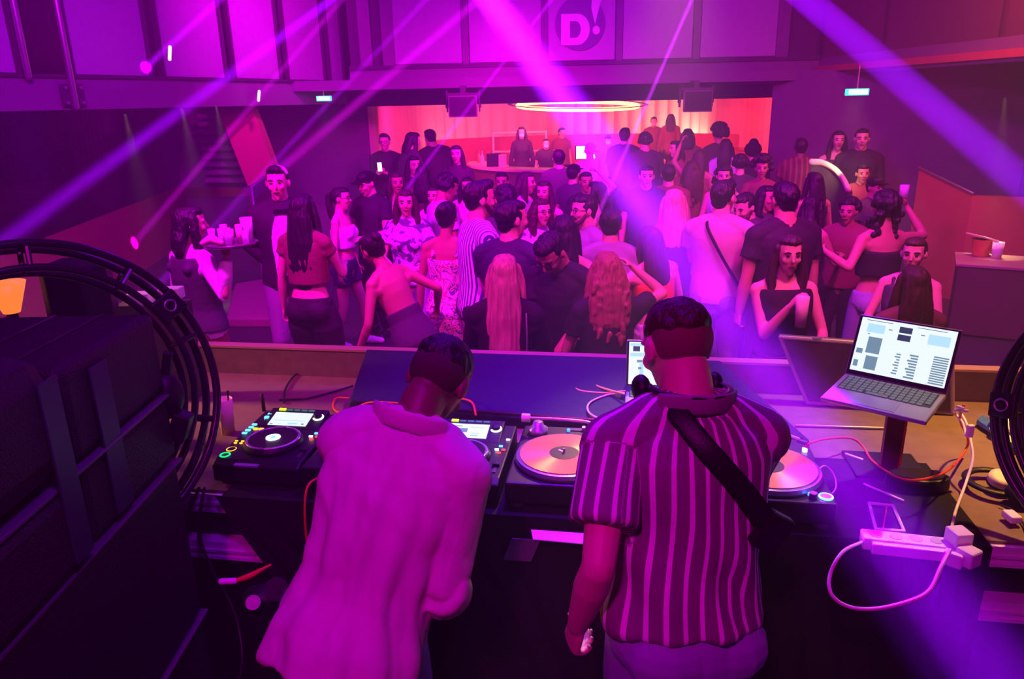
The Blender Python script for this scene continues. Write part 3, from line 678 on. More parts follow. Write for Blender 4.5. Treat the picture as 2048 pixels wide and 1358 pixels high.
M_vinyl = mat('orange_vinyl', (1.0, 0.27, 0.06), 0.28, spec=0.9)
nt = M_vinyl.node_tree; p_ = nt.nodes['Principled BSDF']
p_.inputs['Anisotropic'].default_value = 0.8
tg = nt.nodes.new('ShaderNodeTangent'); tg.direction_type = 'RADIAL'; tg.axis = 'Z'; nt.links.new(tg.outputs[0], p_.inputs['Tangent'])
def turntable(label, x, y):
    """x, y: platter centre"""
    t = put('turntable', label, 'turntable', x, y, TZ+0.004, PHI, 'turntables on the booth')
    MB().box((0, 0.045, 0.055), (0.353, 0.453, 0.075)).build('plinth', M_black, t, bevel=0.008)
    for fx in (-1, 1):
        for fy in (-1, 1): MB().cyl((fx*0.14, 0.045+fy*0.19, 0), (fx*0.14, 0.045+fy*0.19, 0.02), 0.026, 14).build('foot', M_dark, t)
    pl = MB().lathe([(0, 0.0), (0.166, 0.0), (0.168, 0.008), (0.163, 0.02), (0.150, 0.022), (0, 0.022)], n=64).build('platter', mat('platter_metal', (0.30, 0.30, 0.36), 0.3, 0.7), t, smooth=False); pl.location = (0, 0, 0.094)
    rc = MB().lathe([(0.006, 0.022), (0.151, 0.022), (0.151, 0.0245), (0.053, 0.0252), (0.006, 0.0252)], n=96).build('record', M_vinyl, t); rc.location = (0, 0, 0.094)
    MB().lathe([(0.004, 0.0254), (0.050, 0.0254), (0.050, 0.0262), (0.004, 0.0262)], n=48).build('record_label', M_black, rc)
    MB().box((-0.008, 0.008, 0.027), (0.006, 0.03, 0.001), Matrix.Rotation(0.9, 3, 'Z')).build('label_mark', M_white, rc)
    sp = MB().cyl((0, 0, 0.11), (0, 0, 0.135), 0.0035, 12).build('spindle', M_steel, t)
    # tonearm along the back
    MB().lathe([(0, 0), (0.036, 0), (0.036, 0.02), (0.022, 0.03), (0.018, 0.045), (0, 0.045)], (-0.115, 0.205, 0.092), 28).build('tonearm_base', mat('arm_metal', (0.55, 0.5, 0.55), 0.3, 0.6), t, smooth=True)
    arm = MB().tube(spline([(-0.15, 0.206, 0.150), (-0.05, 0.203, 0.152), (0.05, 0.198, 0.150), (0.09, 0.185, 0.146), (0.125, 0.168, 0.140)], 8), 0.006, 8).build('tonearm', M_steel, t, smooth=True)
    MB().cyl((-0.175, 0.207, 0.15), (-0.145, 0.206, 0.15), 0.016, 18).build('counterweight', mat('pale_metal', (0.85, 0.75, 0.85), 0.35, 0.3), t)
    MB().box((0.137, 0.160, 0.134), (0.034, 0.016, 0.010), Matrix.Rotation(-0.6, 3, 'Z')).build('headshell', M_dark, t)
    MB().box((0.150, 0.150, 0.126), (0.012, 0.010, 0.016)).build('cartridge', M_red, t)
    # pitch slider, start button, strobe
    MB().box((0.05, 0.245, 0.094), (0.13, 0.022, 0.004)).build('pitch_plate', M_dark, t)
    MB().box((0.05, 0.245, 0.101), (0.012, 0.02, 0.012)).build('pitch_slider', M_steel, t)
    MB().cyl((-0.005, 0.225, 0.095), (-0.005, 0.225, 0.104), 0.006, 10).build('pitch_light', M_blue, t)
    sb = MB().cyl((0.148, -0.145, 0.092), (0.148, -0.145, 0.098), 0.017, 24).build('start_button', M_steel, t)
    MB().tube([(0.148+0.019*math.cos(a*math.pi/12), -0.145+0.019*math.sin(a*math.pi/12), 0.096) for a in range(24)], 0.0035, 6, closed=True).build('button_glow', M_cyan, sb)
    st = MB().lathe([(0, 0), (0.013, 0), (0.012, 0.022), (0, 0.022)], (0.108, -0.158, 0.092), 16).build('strobe_tower', M_black, t)
    MB().box((0.100, -0.150, 0.105), (0.012, 0.008, 0.010), Matrix.Rotation(0.7, 3, 'Z')).build('strobe_light', M_blue, st)
    MB().box((0.150, 0.175, 0.0975), (0.014, 0.014, 0.010)).build('target_light', M_wled, t)
    lp = t.matrix_basis @ Vector((0.10, -0.145, 0.13)); 
    point(Matrix.Rotation(0, 4, 'Z') @ (Matrix.Translation(t.location) @ Matrix.Rotation(PHI, 4, 'Z') @ Vector((0.125, -0.16, 0.135))), 0.006, (0.02, 0.3, 1.0), 0.09)
turntable('turntable with an orange record beside the striped-shirt man, left one', 0.169, 2.314)
turntable('turntable with an orange record right of the striped-shirt man', 0.823, 2.191)

# sloping black cover behind the decks
cv = MB().hexa([Bp(-0.80, 0.50, TZ), Bp(1.05, 0.34, TZ), Bp(0.78, 0.92, TZ), Bp(-0.86, 0.92, TZ), Bp(-0.80, 0.50, 1.185), Bp(1.05, 0.34, 1.185), Bp(0.78, 0.92, 1.285), Bp(-0.86, 0.92, 1.285)])
cov = thing('equipment_cover', 'large sloping dark navy cover lying behind the decks', 'cover', (0, 0, 0))
cv.build('sheet', mat('cover_fabric', (0.018, 0.016, 0.045), 0.7, bump=0.3, scale=25, spec=0.2), cov, bevel=0.01)
MB().tube([Bp(-0.78, 0.495, 1.19), Bp(0.3, 0.42, 1.19), Bp(1.02, 0.34, 1.19)], 0.006, 6).build('front_piping', M_tube, cov)

# laptops ------------------------------------------------------------
def laptop(label, origin, xdir, lid_ang, base_tilt, rects, w=0.304, d=0.212, group='open laptops'):
    """origin: hinge centre; xdir: world direction left to right; lid_ang: degrees back from upright"""
    x = Vector(xdir).normalized(); z = Vector((0, 0, 1)); z = (z-x*z.dot(x)).normalized(); y = z.cross(x)   # y away from the user
    R = Matrix((x, y, z)).transposed().to_4x4(); R = R @ Matrix.Rotation(math.radians(base_tilt), 4, 'X')
    t = thing('laptop', label, 'laptop', origin, group=group); t.rotation_euler = R.to_euler()
    M_lap = mat('laptop_metal', (0.28, 0.28, 0.33), 0.35, 0.5)
    MB().box((0, -d/2, -0.006), (w, d, 0.014)).build('base', M_lap, t, bevel=0.004)
    MB().box((0, -0.065, 0.0012), (w*0.9, 0.105, 0.001)).build('keyboard_well', M_black, t)
    kb = MB()
    for r in range(6):
        n = 14 if r < 5 else 9
        for c in range(n):
            ww = w*0.88/14; x0 = -w*0.44+ww/2+c*ww
            if r == 5 and c >= 4: x0 = -w*0.44+ww*(c+4.5)
            kb.box((x0, -0.018-r*0.0185, 0.003), (ww*0.8, 0.0145, 0.002))
        if r == 5: kb.box((-w*0.44+ww*6.1, -0.018-r*0.0185, 0.003), (ww*3.4, 0.0145, 0.002))
    kb.build('keyboard', mat('laptop_keys', (0.04, 0.04, 0.05), 0.5, emit=(0.4, 0.6, 0.7), es=0.12), t)
    MB().box((0, -0.165, 0.0013), (0.12, 0.072, 0.0008)).build('trackpad', mat('trackpad', (0.24, 0.24, 0.30), 0.3, 0.4), t)
    Lm = Matrix.Rotation(math.radians(90-lid_ang-base_tilt), 4, 'X')
    lid = MB().box((0, 0.103, -0.004), (w, 0.206, 0.007)).build('lid', M_lap, t, bevel=0.003); lid.matrix_local = Lm
    MB().box((0, 0.103, 0.0002), (w*0.985, 0.198, 0.001)).build('bezel', M_black, lid)
    s = screen(lid, w*0.93, 0.180, rects, z=0.0012); s.matrix_local = Matrix.Translation((0, 0.108, 0))
    return t
UIL = [(0.06, .955, 0.34, .965, 3), (0.08, .74, 0.27, .90, 1), (.42, .82, .555, .93, 3), (.42, .68, .555, .79, 3), (.6, .955, .9, .965, 3), (.73, .70, .95, .88, 1),
       (.12, .36, .27, .66, 2), (.14, .06, .27, .31, 2), (.02, .33, .09, .42, 2), (.02, .08, .07, .2, 2), (.31, .83, .35, .85, 2), (.65, .83, .69, .85, 2)]
for k in range(8): UIL += [(.44+.012*(k % 3), .07+k*.05, .50, .095+k*.05, 2)]
for k in range(9): UIL += [(.575+.015*((k*2) % 3), .04+k*.05, .68, .07+k*.05, 2)]
for k in range(12): UIL += [(.83, .03+k*.042, .98, .055+k*.042, 2)]
UIL += [(.1, .70, .12, .72, 2)]
# hinge ends seen in the photograph; depth chosen so the hinge is 0.30 m long
z_lo, z_hi = 1.2, 1.7
for _ in range(40):
    zz = (z_lo+z_hi)/2; L_ = (Zp(1893, 790, zz)-Zp(1690, 747, zz)).length
    if L_ > 0.304: z_lo = zz
    else: z_hi = zz
hl, hr = Zp(1690, 747, zz), Zp(1893, 790, zz)
lap2 = laptop('open laptop raised on a post, full bright screen at the right', (hl+hr)/2, hr-hl, 24, 5, UIL)
LAP2 = (hl+hr)/2
h1_ = Zp(1251, 776, 1.225); lx = BR @ Vector((1, 0.0, 0))
UIS = [(0.02, .90, .98, .97, 1), (.06, .78, .16, .9, 3), (.22, .78, .34, .9, 3), (0.02, .66, .3, .74, 1), (.4, .60, .48, .9, 1), (.16, .08, .22, .5, 1), (.5, .1, .62, .3, 2), (.12, .52, .2, .58, 2), (.14, .36, .19, .41, 2), (.45, .35, .5, .5, 2), (.7, .1, .95, .5, 2)]
lap1 = laptop('open laptop half hidden behind the striped-shirt man', h1_+lx*0.152, lx, 12, -3, UIS)
# post stand under the right laptop
pf = Zp(1775, 945, TZ); st = thing('laptop_stand', 'slim dark red post stand carrying the right laptop', 'laptop stand', (pf.x, pf.y, TZ), PHI)
top = LAP2+Vector((0, -0.10, -0.02)); h = top.z-TZ
off = (Matrix.Rotation(-PHI, 4, 'Z') @ Vector((LAP2.x-pf.x, LAP2.y-pf.y, 0)))
MB().slab([(-0.028, -0.01, 0), (0.028, -0.01, 0), (off.x*0.15+0.028, off.y*0.3, h-0.02), (off.x*0.15-0.028, off.y*0.3, h-0.02)], (0, 0.022, 0)).build('post', mat('stand_red', (0.20, 0.03, 0.05), 0.35, 0.3), st)
MB().slab([(0.028, -0.012, 0), (0.036, -0.012, 0), (off.x*0.15+0.036, off.y*0.3-.002, h-0.02), (off.x*0.15+0.028, off.y*0.3-.002, h-0.02)], (0, 0.024, 0)).build('post_edge', M_red, st)
MB().box((0.0, 0.04, 0.006), (0.24, 0.2, 0.012)).build('foot_plate', M_black, st, bevel=0.003)
MB().box((off.x*0.5, off.y*0.5-0.02, h-0.012), (0.20, 0.16, 0.010)).build('tray', M_black, st)
for s in (-0.07, 0.07): MB().box((off.x*0.5+s, off.y*0.5-0.105, h-0.004), (0.03, 0.02, 0.022)).build('tray_hook', M_black, st, bevel=0.004)

# worn flight-case lid leaning on the parapet
a, b = Zp(1615, 806, TZ+0.01), Zp(1905, 826, TZ+0.01)
c_, d_ = Dp(1905, 700, (b-EYE).dot(FW)-0.06), Dp(1560, 674, (a-EYE).dot(FW)-0.05)
lid = thing('flight_case_lid', 'worn brown flight case lid leaning behind the right laptop', 'case lid', (0, 0, 0))
nrm = (b-a).cross(d_-a).normalized()
MB().slab([a, b, c_, d_], -nrm*0.05 if nrm.y < 0 else nrm*0.05).build('panel', M_worn, lid)
mb = MB()
for p, q in ((a, b), (b, c_), (c_, d_), (d_, a)): mb.tube([p, q], 0.008, 8)
mb.build('edge_profile', mat('edge_metal', (0.5, 0.4, 0.35), 0.4, 0.6), lid)
e = d_.lerp(c_, 0.22); MB().box((e.x, e.y, e.z+0.004), (0.035, 0.02, 0.012)).build('latch', M_steel, lid)
e = Dp(1545, 690, (a-EYE).dot(FW)+0.2)
# aluminium strip on the table
tag(MB().tube([Zp(1592, 851, TZ+.006), Zp(1812, 858, TZ+.006)], 0.006, 8).build('metal_strip', mat('edge_metal', (0, 0, 0)), smooth=True), 'thin metal strip on the table below the case lid', 'strip')

# small things on the table -----------------------------------------
p = Zp(457, 866, TZ); cup = thing('plastic_cup', 'tall frosted cup with a dark straw, standing by the left media player', 'cup', p)
MB().lathe([(0.0, 0.002), (0.026, 0.0), (0.034, 0.15), (0.032, 0.15), (0.0245, 0.006), (0.0, 0.006)], n=28).build('cup_body', mat('frosted', (1.0, 0.78, 0.60), 0.45), cup, smooth=True)
MB().cyl((0.005, 0, 0.01), (0.022, 0.0, 0.185), 0.0035, 8).build('straw', M_black, cup)
MB().cyl((-0.012, -0.0305, 0.085), (-0.012, -0.033, 0.085), 0.017, 20).build('logo_patch', mat('lime_patch', (0.9, 0.8, 0.25), 0.5), cup)
p = Zp(528, 822, TZ); o = MB().lathe([(0, 0), (0.008, 0), (0.008, 0.055), (0.006, 0.06), (0.006, 0.08), (0, 0.082)], n=14).build('marker_pen', M_black, smooth=True); o.location = p
tag(o, 'stubby black marker standing behind the left media player', 'marker')
cable('power_cable', [Zp(568, 805, TZ+.008), Zp(572, 775, TZ+.008), Zp(600, 745, TZ+.008), Zp(660, 744, TZ+.008), Zp(716, 752, TZ+.008)], 0.005, M_tube, 'black cable looping on the table behind the left media player')
cable('power_cable', [Zp(560, 800, TZ+.008), Zp(610, 797, TZ+.008), Zp(650, 788, TZ+.008), Zp(705, 772, TZ+.008)], 0.005, M_tube, 'black cable running from the left media player to the navy cover')
cable('audio_cable', [Zp(698, 796, 1.16), Zp(672, 797, 1.15), Zp(668, 818, 1.15), Zp(692, 826, 1.15), Zp(735, 806, 1.20), Zp(790, 806, 1.22), Zp(830, 815, 1.2)], 0.0045, M_red, 'red cable curling behind the mixer left of the plain-shirt man')
cable('audio_cable', [Zp(900, 802, 1.19), Zp(925, 798, 1.21), Zp(945, 806, 1.21), Zp(952, 830, 1.2)], 0.0045, M_red, 'short red cable arching behind the middle media player')
cable('audio_cable', [Bp(-0.635, -0.17, 1.2), Bp(-0.66, -0.235, 1.19), Bp(-0.665, -0.27, 1.08), Bp(-0.665, -0.27, 0.9), Bp(-0.66, -0.27, 0.6)], 0.004, M_red, 'thin red cable hanging down the booth front at the left man')
cable('audio_cable', [Zp(1250, 782, 1.235), Zp(1210, 786, 1.225), Zp(1160, 781, 1.225), Zp(1146, 768, 1.225), Zp(1170, 763, 1.225), Zp(1205, 776, 1.235), Zp(1248, 788, 1.245)], 0.0045, M_yel, 'yellow cable looping left of the half hidden laptop')
cable('charging_cable', [Zp(1248, 786, 1.24), Zp(1215, 790, 1.225), Zp(1180, 805, 1.215), Zp(1178, 825, 1.205), Zp(1210, 843, 1.20), Zp(1235, 852, 1.19)], 0.004, mat('pink_white', (0.9, 0.7, 0.8), 0.4), 'white cable bending down left of the half hidden laptop')
cable('audio_cable', [Zp(1620, 886, 1.24), Zp(1650, 878, 1.22), Zp(1700, 876, 1.19), Zp(1725, 892, 1.16), Zp(1745, 922, 1.145), Zp(1790, 952, 1.2), Zp(1835, 960, 1.25), Zp(1890, 944, 1.22), Zp(1925, 910, 1.16), Zp(1936, 880, 1.2), Zp(1920, 840, 1.3), LAP2+(hr-hl)*0.5+Vector((0.02, -0.06, -0.01))], 0.0042, M_red, 'long red cable curving from the right turntable up to the right laptop')
wl = cable('charging_cable', [LAP2+(hr-hl)*0.5+Vector((0.0, -0.09, -0.006)), Zp(1915, 815, 1.36), Zp(1932, 845, 1.32), Zp(1942, 885, 1.28), Zp(1945, 920, 1.24), Zp(1932, 965, 1.19), Zp(1912, 1020, 1.17), Zp(1902, 1060, 1.19)], 0.0045, M_white, 'thick white cable falling from the right laptop to the power strip')
cable('charging_cable', [LAP2+(hr-hl)*0.5+Vector((0.0, -0.11, -0.006)), Zp(1908, 822, 1.36), Zp(1925, 845, 1.33), Zp(1932, 872, 1.31)], 0.004, mat('pink_white', (0, 0, 0)), 'short second white cable beside the thick one at the laptop')
p = Zp(1940, 862, 1.33); o = MB().box((0, 0, 0), (0.022, 0.014, 0.045)).build('cable_connector', M_white, bevel=0.004); o.location = p; tag(o, 'small white cable joint lit up beside the right laptop', 'connector')
cable('thin_cable', [Zp(1632, 945, 1.24), Zp(1650, 932, 1.21), Zp(1668, 950, 1.18), Zp(1672, 975, 1.16), Zp(1660, 992, 1.16)], 0.003, mat('pink_white', (0, 0, 0)), 'thin pink-lit cable beside the right turntable')
# power strip with plugs at the table edge
a, b = Zp(1722, 1080, 1.15), Zp(1925, 1102, 1.15); L_ = (b-a).length
ps = thing('power_strip', 'white power strip with two plugs over the table edge', 'power strip', (a+b)/2-Vector((0, 0, 0.018)), math.atan2((b-a).y, (b-a).x))
MB().box((0, 0, 0.022), (L_, 0.055, 0.040)).build('strip_body', M_white, ps, bevel=0.006)
MB().box((-L_*0.03, -0.034, 0.018), (L_*0.78, 0.02, 0.034)).build('lower_lip', M_white, ps, bevel=0.004)
for k in range(4): MB().cyl((-L_*0.36+k*L_*0.2, 0, 0.0425), (-L_*0.36+k*L_*0.2, 0, 0.0435), 0.017, 20).build('socket', mat('socket_grey', (0.6, 0.58, 0.6), 0.5), ps)
MB().box((L_*0.44, 0.0, 0.062), (0.052, 0.055, 0.045), Matrix.Rotation(0.35, 3, 'Z')).build('plug_brick', M_white, ps, bevel=0.005)
MB().box((L_*0.50, -0.045, 0.03), (0.05, 0.05, 0.05), Matrix.Rotation(0.7, 3, 'Z')).build('plug', M_white, ps, bevel=0.006)
MB().box((L_*0.36, -0.05, 0.02), (0.05, 0.03, 0.045), Matrix.Rotation(-0.5, 3, 'Z')).build('plug', M_white, ps, bevel=0.006)
cable('charging_cable', [a+Vector((0.0, -0.01, 0.0)), Dp(1685, 1105, 1.98), Dp(1660, 1150, 1.95), Dp(1664, 1190, 1.93), Dp(1700, 1214, 1.92), Dp(1755, 1217, 1.90), Dp(1820, 1202, 1.88), Dp(1860, 1180, 1.88), Dp(1882, 1135, 1.90), Dp(1900, 1100, 1.94)], 0.005, mat('pink_white', (0, 0, 0)), 'white cable hanging in a wide loop below the power strip')
p = Zp(1832, 978, TZ); pch = thing('oval_pouch', 'black oval pouch on the table at the foot of the stand', 'pouch', p, PHI)
MB().prism([(0.10*math.cos(a*math.pi/16), 0.05*math.sin(a*math.pi/16)) for a in range(32)], 0.0, 0.055).build('pouch_body', M_black, pch, bevel=0.012)
MB().prism([(0.085*math.cos(a*math.pi/16), 0.04*math.sin(a*math.pi/16)) for a in range(32)], 0.055, 0.058).build('pouch_lid', M_tube, pch)
# silver open frame, pen
q = [Zp(x, y, TZ+0.01) for x, y in ((1752, 1058), (1808, 1062), (1786, 1011), (1738, 1006))]
fr = thing('wire_rack', 'small open silver frame lying on the table above the power strip', 'frame', (0, 0, 0))
mb = MB()
for k in range(4): mb.tube([q[k], q[(k+1) % 4]], 0.005, 6)
mb.build('frame_border', M_alu, fr); MB().tube([q[0].lerp(q[1], .25), q[3].lerp(q[2], .75)], 0.0025, 6).build('cross_wire', M_red, fr)
tag(MB().tube([Zp(1728, 968, TZ+.012), Zp(1806, 1001, TZ+.012)], 0.004, 8).build('pen', M_alu, smooth=True), 'thin silver pen on the table left of the pouch', 'pen')
tag(MB().tube([Zp(1692, 908, TZ+.012), Zp(1724, 919, TZ+.012)], 0.005, 8).build('pen', M_alu, smooth=True), 'short thin pen lying right of the right turntable', 'pen')
# blue and white packet
q0, q1, q2, q3 = (Zp(x, y, TZ+0.012) for x, y in ((2030, 900), (1952, 848), (1962, 838), (2050, 880)))
pk = thing('snack_packet', 'crumpled blue and white packet at the right edge of the table', 'packet', (0, 0, 0))
MB().slab([q0, q1, q2, q3], (0, 0, 0.02)).build('packet_body', mat('packet_blue', (0.05, 0.15, 0.65), 0.35, bump=0.5, scale=30), pk, bevel=0.004)
q0, q1, q2, q3 = (Zp(x, y, TZ+0.034) for x, y in ((2035, 893), (1978, 858), (1984, 848), (2050, 882)))
MB().slab([q0, q1, q2, q3], (0, 0, 0.002)).build('packet_print', mat('packet_white', (0.9, 0.75, 0.6), 0.5), pk)
q0, q1, q2, q3 = (Zp(x, y, TZ+0.045) for x, y in ((2040, 875), (1978, 846), (1990, 828), (2040, 852)))
MB().slab([q0, q1, q2, q3], (0, 0.005, 0.012)).build('tissue', mat('tissue', (0.95, 0.85, 0.75), 0.8, bump=0.6, scale=20), pk, bevel=0.003)
try:
    cu = bpy.data.curves.new('packet_letter', 'FONT'); cu.body = 'k'; cu.size = 0.02; cu.extrude = 0.0005
    to = bpy.data.objects.new('packet_letter', cu); COL.objects.link(to); to.parent = pk; to.location = Zp(1982, 861, TZ+0.037); to.rotation_euler = (0, 0, -0.6); cu.materials.append(M_black); bpy.context.view_layer.update(); me_ = bpy.data.meshes.new_from_object(to.evaluated_get(bpy.context.evaluated_depsgraph_get())); t2 = bpy.data.objects.new('packet_letter', me_); COL.objects.link(t2); t2.parent = pk; t2.location = to.location; t2.rotation_euler = to.rotation_euler; bpy.data.objects.remove(to)
except Exception: pass
# headphones at the right edge
p = Zp(1990, 985, TZ); hp = thing('headphones', 'black headphones with a pale round ear cup at the right edge', 'headphones', p, -0.4)
MB().tube([(-0.075+0.0*a, 0.02, 0) if False else (0.085*math.cos(math.radians(a)), 0.02+0.085*math.sin(math.radians(a)), 0.03) for a in range(20, 300, 14)], [(0.008, 0.014)]*20, 8, side=(0, 0, 1)).build('headband', M_black, hp, smooth=True)
for (x, y, m) in ((0.01, 0.015, M_cream), (0.05, -0.06, M_black)):
    o = MB().lathe([(0, 0), (0.036, 0), (0.04, 0.012), (0.036, 0.03), (0.022, 0.034), (0.0, 0.03)], n=28).build('ear_cup', m, hp, smooth=True); o.location = (x, y, 0.03); o.rotation_euler = (0.3, 0.1, 0)
    MB().tube([(0.03*math.cos(a*math.pi/12), 0.03*math.sin(a*math.pi/12), 0.002) for a in range(24)], 0.010, 8, closed=True).build('ear_pad', M_black, o, smooth=True)
cable('headphone_cord', [Zp(2000, 1010, TZ+.01), Zp(2025, 1020, TZ+.012), Zp(2048, 1050, TZ+.01), Zp(2060, 1090, TZ+.01)], 0.003, M_tube, 'thin black cord trailing from the headphones')
p = Zp(2022, 1040, TZ+0.01); o = MB().box((0, 0, 0.012), (0.035, 0.05, 0.024)).build('adapter', M_white, bevel=0.005); o.location = p; tag(o, 'small white adapter near the headphones at the right edge', 'adapter')
# paper and tape under the left turntable
q = [Dp(1072, 1008, 2.42), Dp(1240, 1016, 2.36), Dp(1240, 1028, 2.34), Dp(1078, 1018, 2.40)]
q = [Bp(0.09, -0.250, 1.095), Bp(0.46, -0.250, 1.095), Bp(0.46, -0.285, 1.075), Bp(0.10, -0.28, 1.08)]
tag(MB().slab(q, (0, 0.0, 0.003)).build('paper_sheet', M_white), 'white sheet sticking out under the left turntable', 'paper')
q = [Bp(0.03, -0.262, 1.07), Bp(0.12, -0.262, 1.07), Bp(0.09, -0.264, 0.99), Bp(0.0, -0.264, 0.99)]
tag(MB().slab(q, (0, -0.003, 0.0)).build('tape_strip', mat('tape_grey', (0.12, 0.11, 0.13), 0.5)), 'grey tape strip on the drape below the left turntable', 'tape')

# ================================================================ PA stack, ring trusses, stage clutter
pa = thing('speaker_stack', 'tall stack of black loudspeakers filling the left foreground', 'loudspeaker stack', (-1.5, 1.5, 0.15))
def pbox(x0, x1, y0, y1, z0, z1, nm='cabinet', m=None, bev=0.022):
    return MB().box(((x0+x1)/2+1.5, (y0+y1)/2-1.5, (z0+z1)/2-0.15), (x1-x0, y1-y0, z1-z0)).build(nm, m or M_paint, pa, bevel=bev)
pbox(-2.2, -1.0, 0.5, 2.02, 0.15, 0.86)
pbox(-2.2, -1.0, 0.5, 2.02, 0.88, 1.395)
pbox(-2.2, -0.985, 1.10, 1.53, 1.415, 1.605); pbox(-2.2, -1.0, 1.56, 2.03, 1.415, 1.605)
pbox(-2.2, -0.985, 1.10, 1.53, 1.625, 1.92, bev=0.07); pbox(-1.45, -1.0, 1.56, 2.03, 1.625, 1.855)
for k in range(3): pbox(-1.40+k*0.13, -1.39+k*0.13, 1.58, 2.01, 1.8552, 1.858, 'rigging_line', M_tube, 0)
M_edge = mat('edge_highlight_grey', (0.09, 0.07, 0.11), 0.4)  # lighter strips along the seams paint the highlights on the cabinet edges
for z_ in (0.868, 1.402, 1.612): pbox(-1.3, -0.990, 1.12, 2.03, z_-0.004, z_+0.004, 'edge_highlight', M_edge, 0.001)
pbox(-0.998, -0.992, 1.66, 1.74, 1.43, 1.82, 'side_highlight', mat('highlight_blue', (0.02, 0.02, 0.045), 0.4), 0.002)  # blue-grey slabs paint the violet highlights down the cabinet sides
pbox(-0.986, -0.980, 1.45, 1.52, 1.43, 1.86, 'side_highlight', mat('highlight_blue', (0, 0, 0)), 0.002)
for (y, z) in ((1.2, 0.98), (1.75, 0.62), (1.0, 0.5)):
    MB().cyl((-0.999+1.5, y-1.5, z-.15), (-0.992+1.5, y-1.5, z-.15), 0.018, 18).build('pole_socket', M_tube, pa)

def ring_truss(label, c, axis, R, r, sep, brackets):
    t = thing('ring_truss', label, 'ring truss', c, group='round tube rings at the booth ends')
    z = Vector(axis).normalized(); x = Vector((0, 0, 1)).cross(z).normalized(); y = z.cross(x)
    t.rotation_euler = Matrix((x, y, z)).transposed().to_euler()
    for s in (-1, 1):
        for q in (R, r):
            MB().tube([(q*math.cos(a*math.pi/48), q*math.sin(a*math.pi/48), s*sep/2) for a in range(96)], 0.0125 if q == R else 0.011, 10, closed=True).build('hoop', M_tube, t, smooth=True)
    for a in range(0, 360, 36):
        ca, sa = math.cos(math.radians(a+12)), math.sin(math.radians(a+12))
        for s in (-1, 1): MB().cyl((r*ca, r*sa, s*sep/2), (R*ca, R*sa, s*sep/2), 0.008, 8).build('rung', M_tube, t)
        for q in (R, r): MB().cyl((q*ca, q*sa, -sep/2), (q*ca, q*sa, sep/2), 0.008, 8).build('rung', M_tube, t)
    for a in brackets:
        Mx = Matrix.Rotation(math.radians(a), 4, 'Z')
        b = MB().box(((R+r)/2, 0, sep/2+0.012), (R-r+0.02, 0.075, 0.02)).build('bracket', M_black, t, bevel=0.006); b.matrix_local = Mx
        MB().tube([((R+r)/2+0.017*math.cos(k*math.pi/10), 0.017*math.sin(k*math.pi/10), sep/2+0.026) for k in range(20)], 0.004, 6, closed=True).build('bolt_ring', M_steel, b, smooth=True)
        MB().cyl(((R+r)/2, 0, sep/2+0.02), ((R+r)/2, 0, sep/2+0.034), 0.009, 12).build('bolt', M_black, b)
    return t
rcn = Dp(106, 806, 2.14)
ring_truss('double round tube ring behind the speaker stack, left side', rcn, (EYE-rcn)+Vector((0.75, 0.1, 0.15)), 0.455, 0.385, 0.085, (28,))
rcn = Dp(2345, 850, 1.95)
ring_truss('sliver of a round tube ring at the right frame edge', rcn, (EYE-rcn)+Vector((-0.5, 0.2, 0.0)), 0.40, 0.35, 0.07, (190,))
# clamp and small lamp where the ring meets the table
cl = thing('lamp_clamp', 'black lamp and clamp hanging inside the tube ring by the stack', 'lamp', Dp(330, 790, 2.2))
MB().ell((0, 0, 0), (0.055, 0.05, 0.075)).build('lamp_head', M_black, cl, smooth=True)
MB().cyl((0.0, 0, 0.02), (0.03, 0.0, 0.13), 0.014, 10).build('yoke', M_black, cl)
MB().cyl((-0.03, -0.045, 0.03), (-0.03, -0.05, 0.03), 0.018, 14).build('dial', M_steel, cl)
MB().box((0.03, 0.0, -0.10), (0.05, 0.05, 0.09), Matrix.Rotation(.4, 3, 'Y')).build('clamp_jaw', M_black, cl, bevel=0.006)
# stage monitor beyond the stack, amber lamp, white boxes
p = Dp(160, 575, 2.9); mon = thing('stage_monitor', 'angular black monitor speaker seen through the left tube ring', 'monitor speaker', (p.x, p.y, p.z-0.12), 0.2)
MB().prism([(-0.115, -0.06), (-0.07, -0.13), (0.06, -0.13), (0.12, -0.05), (0.09, 0.12), (-0.09, 0.12)], 0, 0.22).build('housing', M_paint, mon, bevel=0.012)
MB().box((0, 0, -0.30), (0.06, 0.06, 0.60)).build('pole', M_black, mon)
MB().box((-0.005, -0.135, 0.11), (0.10, 0.01, 0.17)).build('grille', M_black, mon)
p = Dp(18, 600, 2.9); al = thing('amber_lamp', 'glowing amber shade at the far left edge behind the tube ring', 'lamp', (p.x, p.y, p.z-0.05))
MB().lathe([(0, 0), (0.03, 0), (0.07, 0.12), (0.0, 0.12)], n=20).build('shade', emis('amber_glow', (1.0, 0.22, 0.03), 1.1), al, smooth=True)
MB().cyl((0, 0, -0.65), (0, 0, 0), 0.02, 10).build('pole', M_black, al)
p = Dp(300, 598, 3.3)
for k, (dx, w, lab) in enumerate(((-0.05, 0.10, 'small white box on the ledge, left of two by the vest waiter'), (0.09, 0.09, 'pink-lit box on the ledge right of the small white one'))):
    o = MB().box((0, 0, 0.02), (w, 0.07, 0.05)).build('small_box', M_white, bevel=0.004); o.location = p+Vector((dx, 0.02, -0.02+0.02*k)); tag(o, lab, 'box')
    
tag(MB().box((p.x, p.y+.02, 0.15+(p.z-0.175)/2), (0.30, 0.1, p.z-0.02-0.15)).build('ledge_box', M_dark), 'dark pedestal under the two small white boxes', 'pedestal')
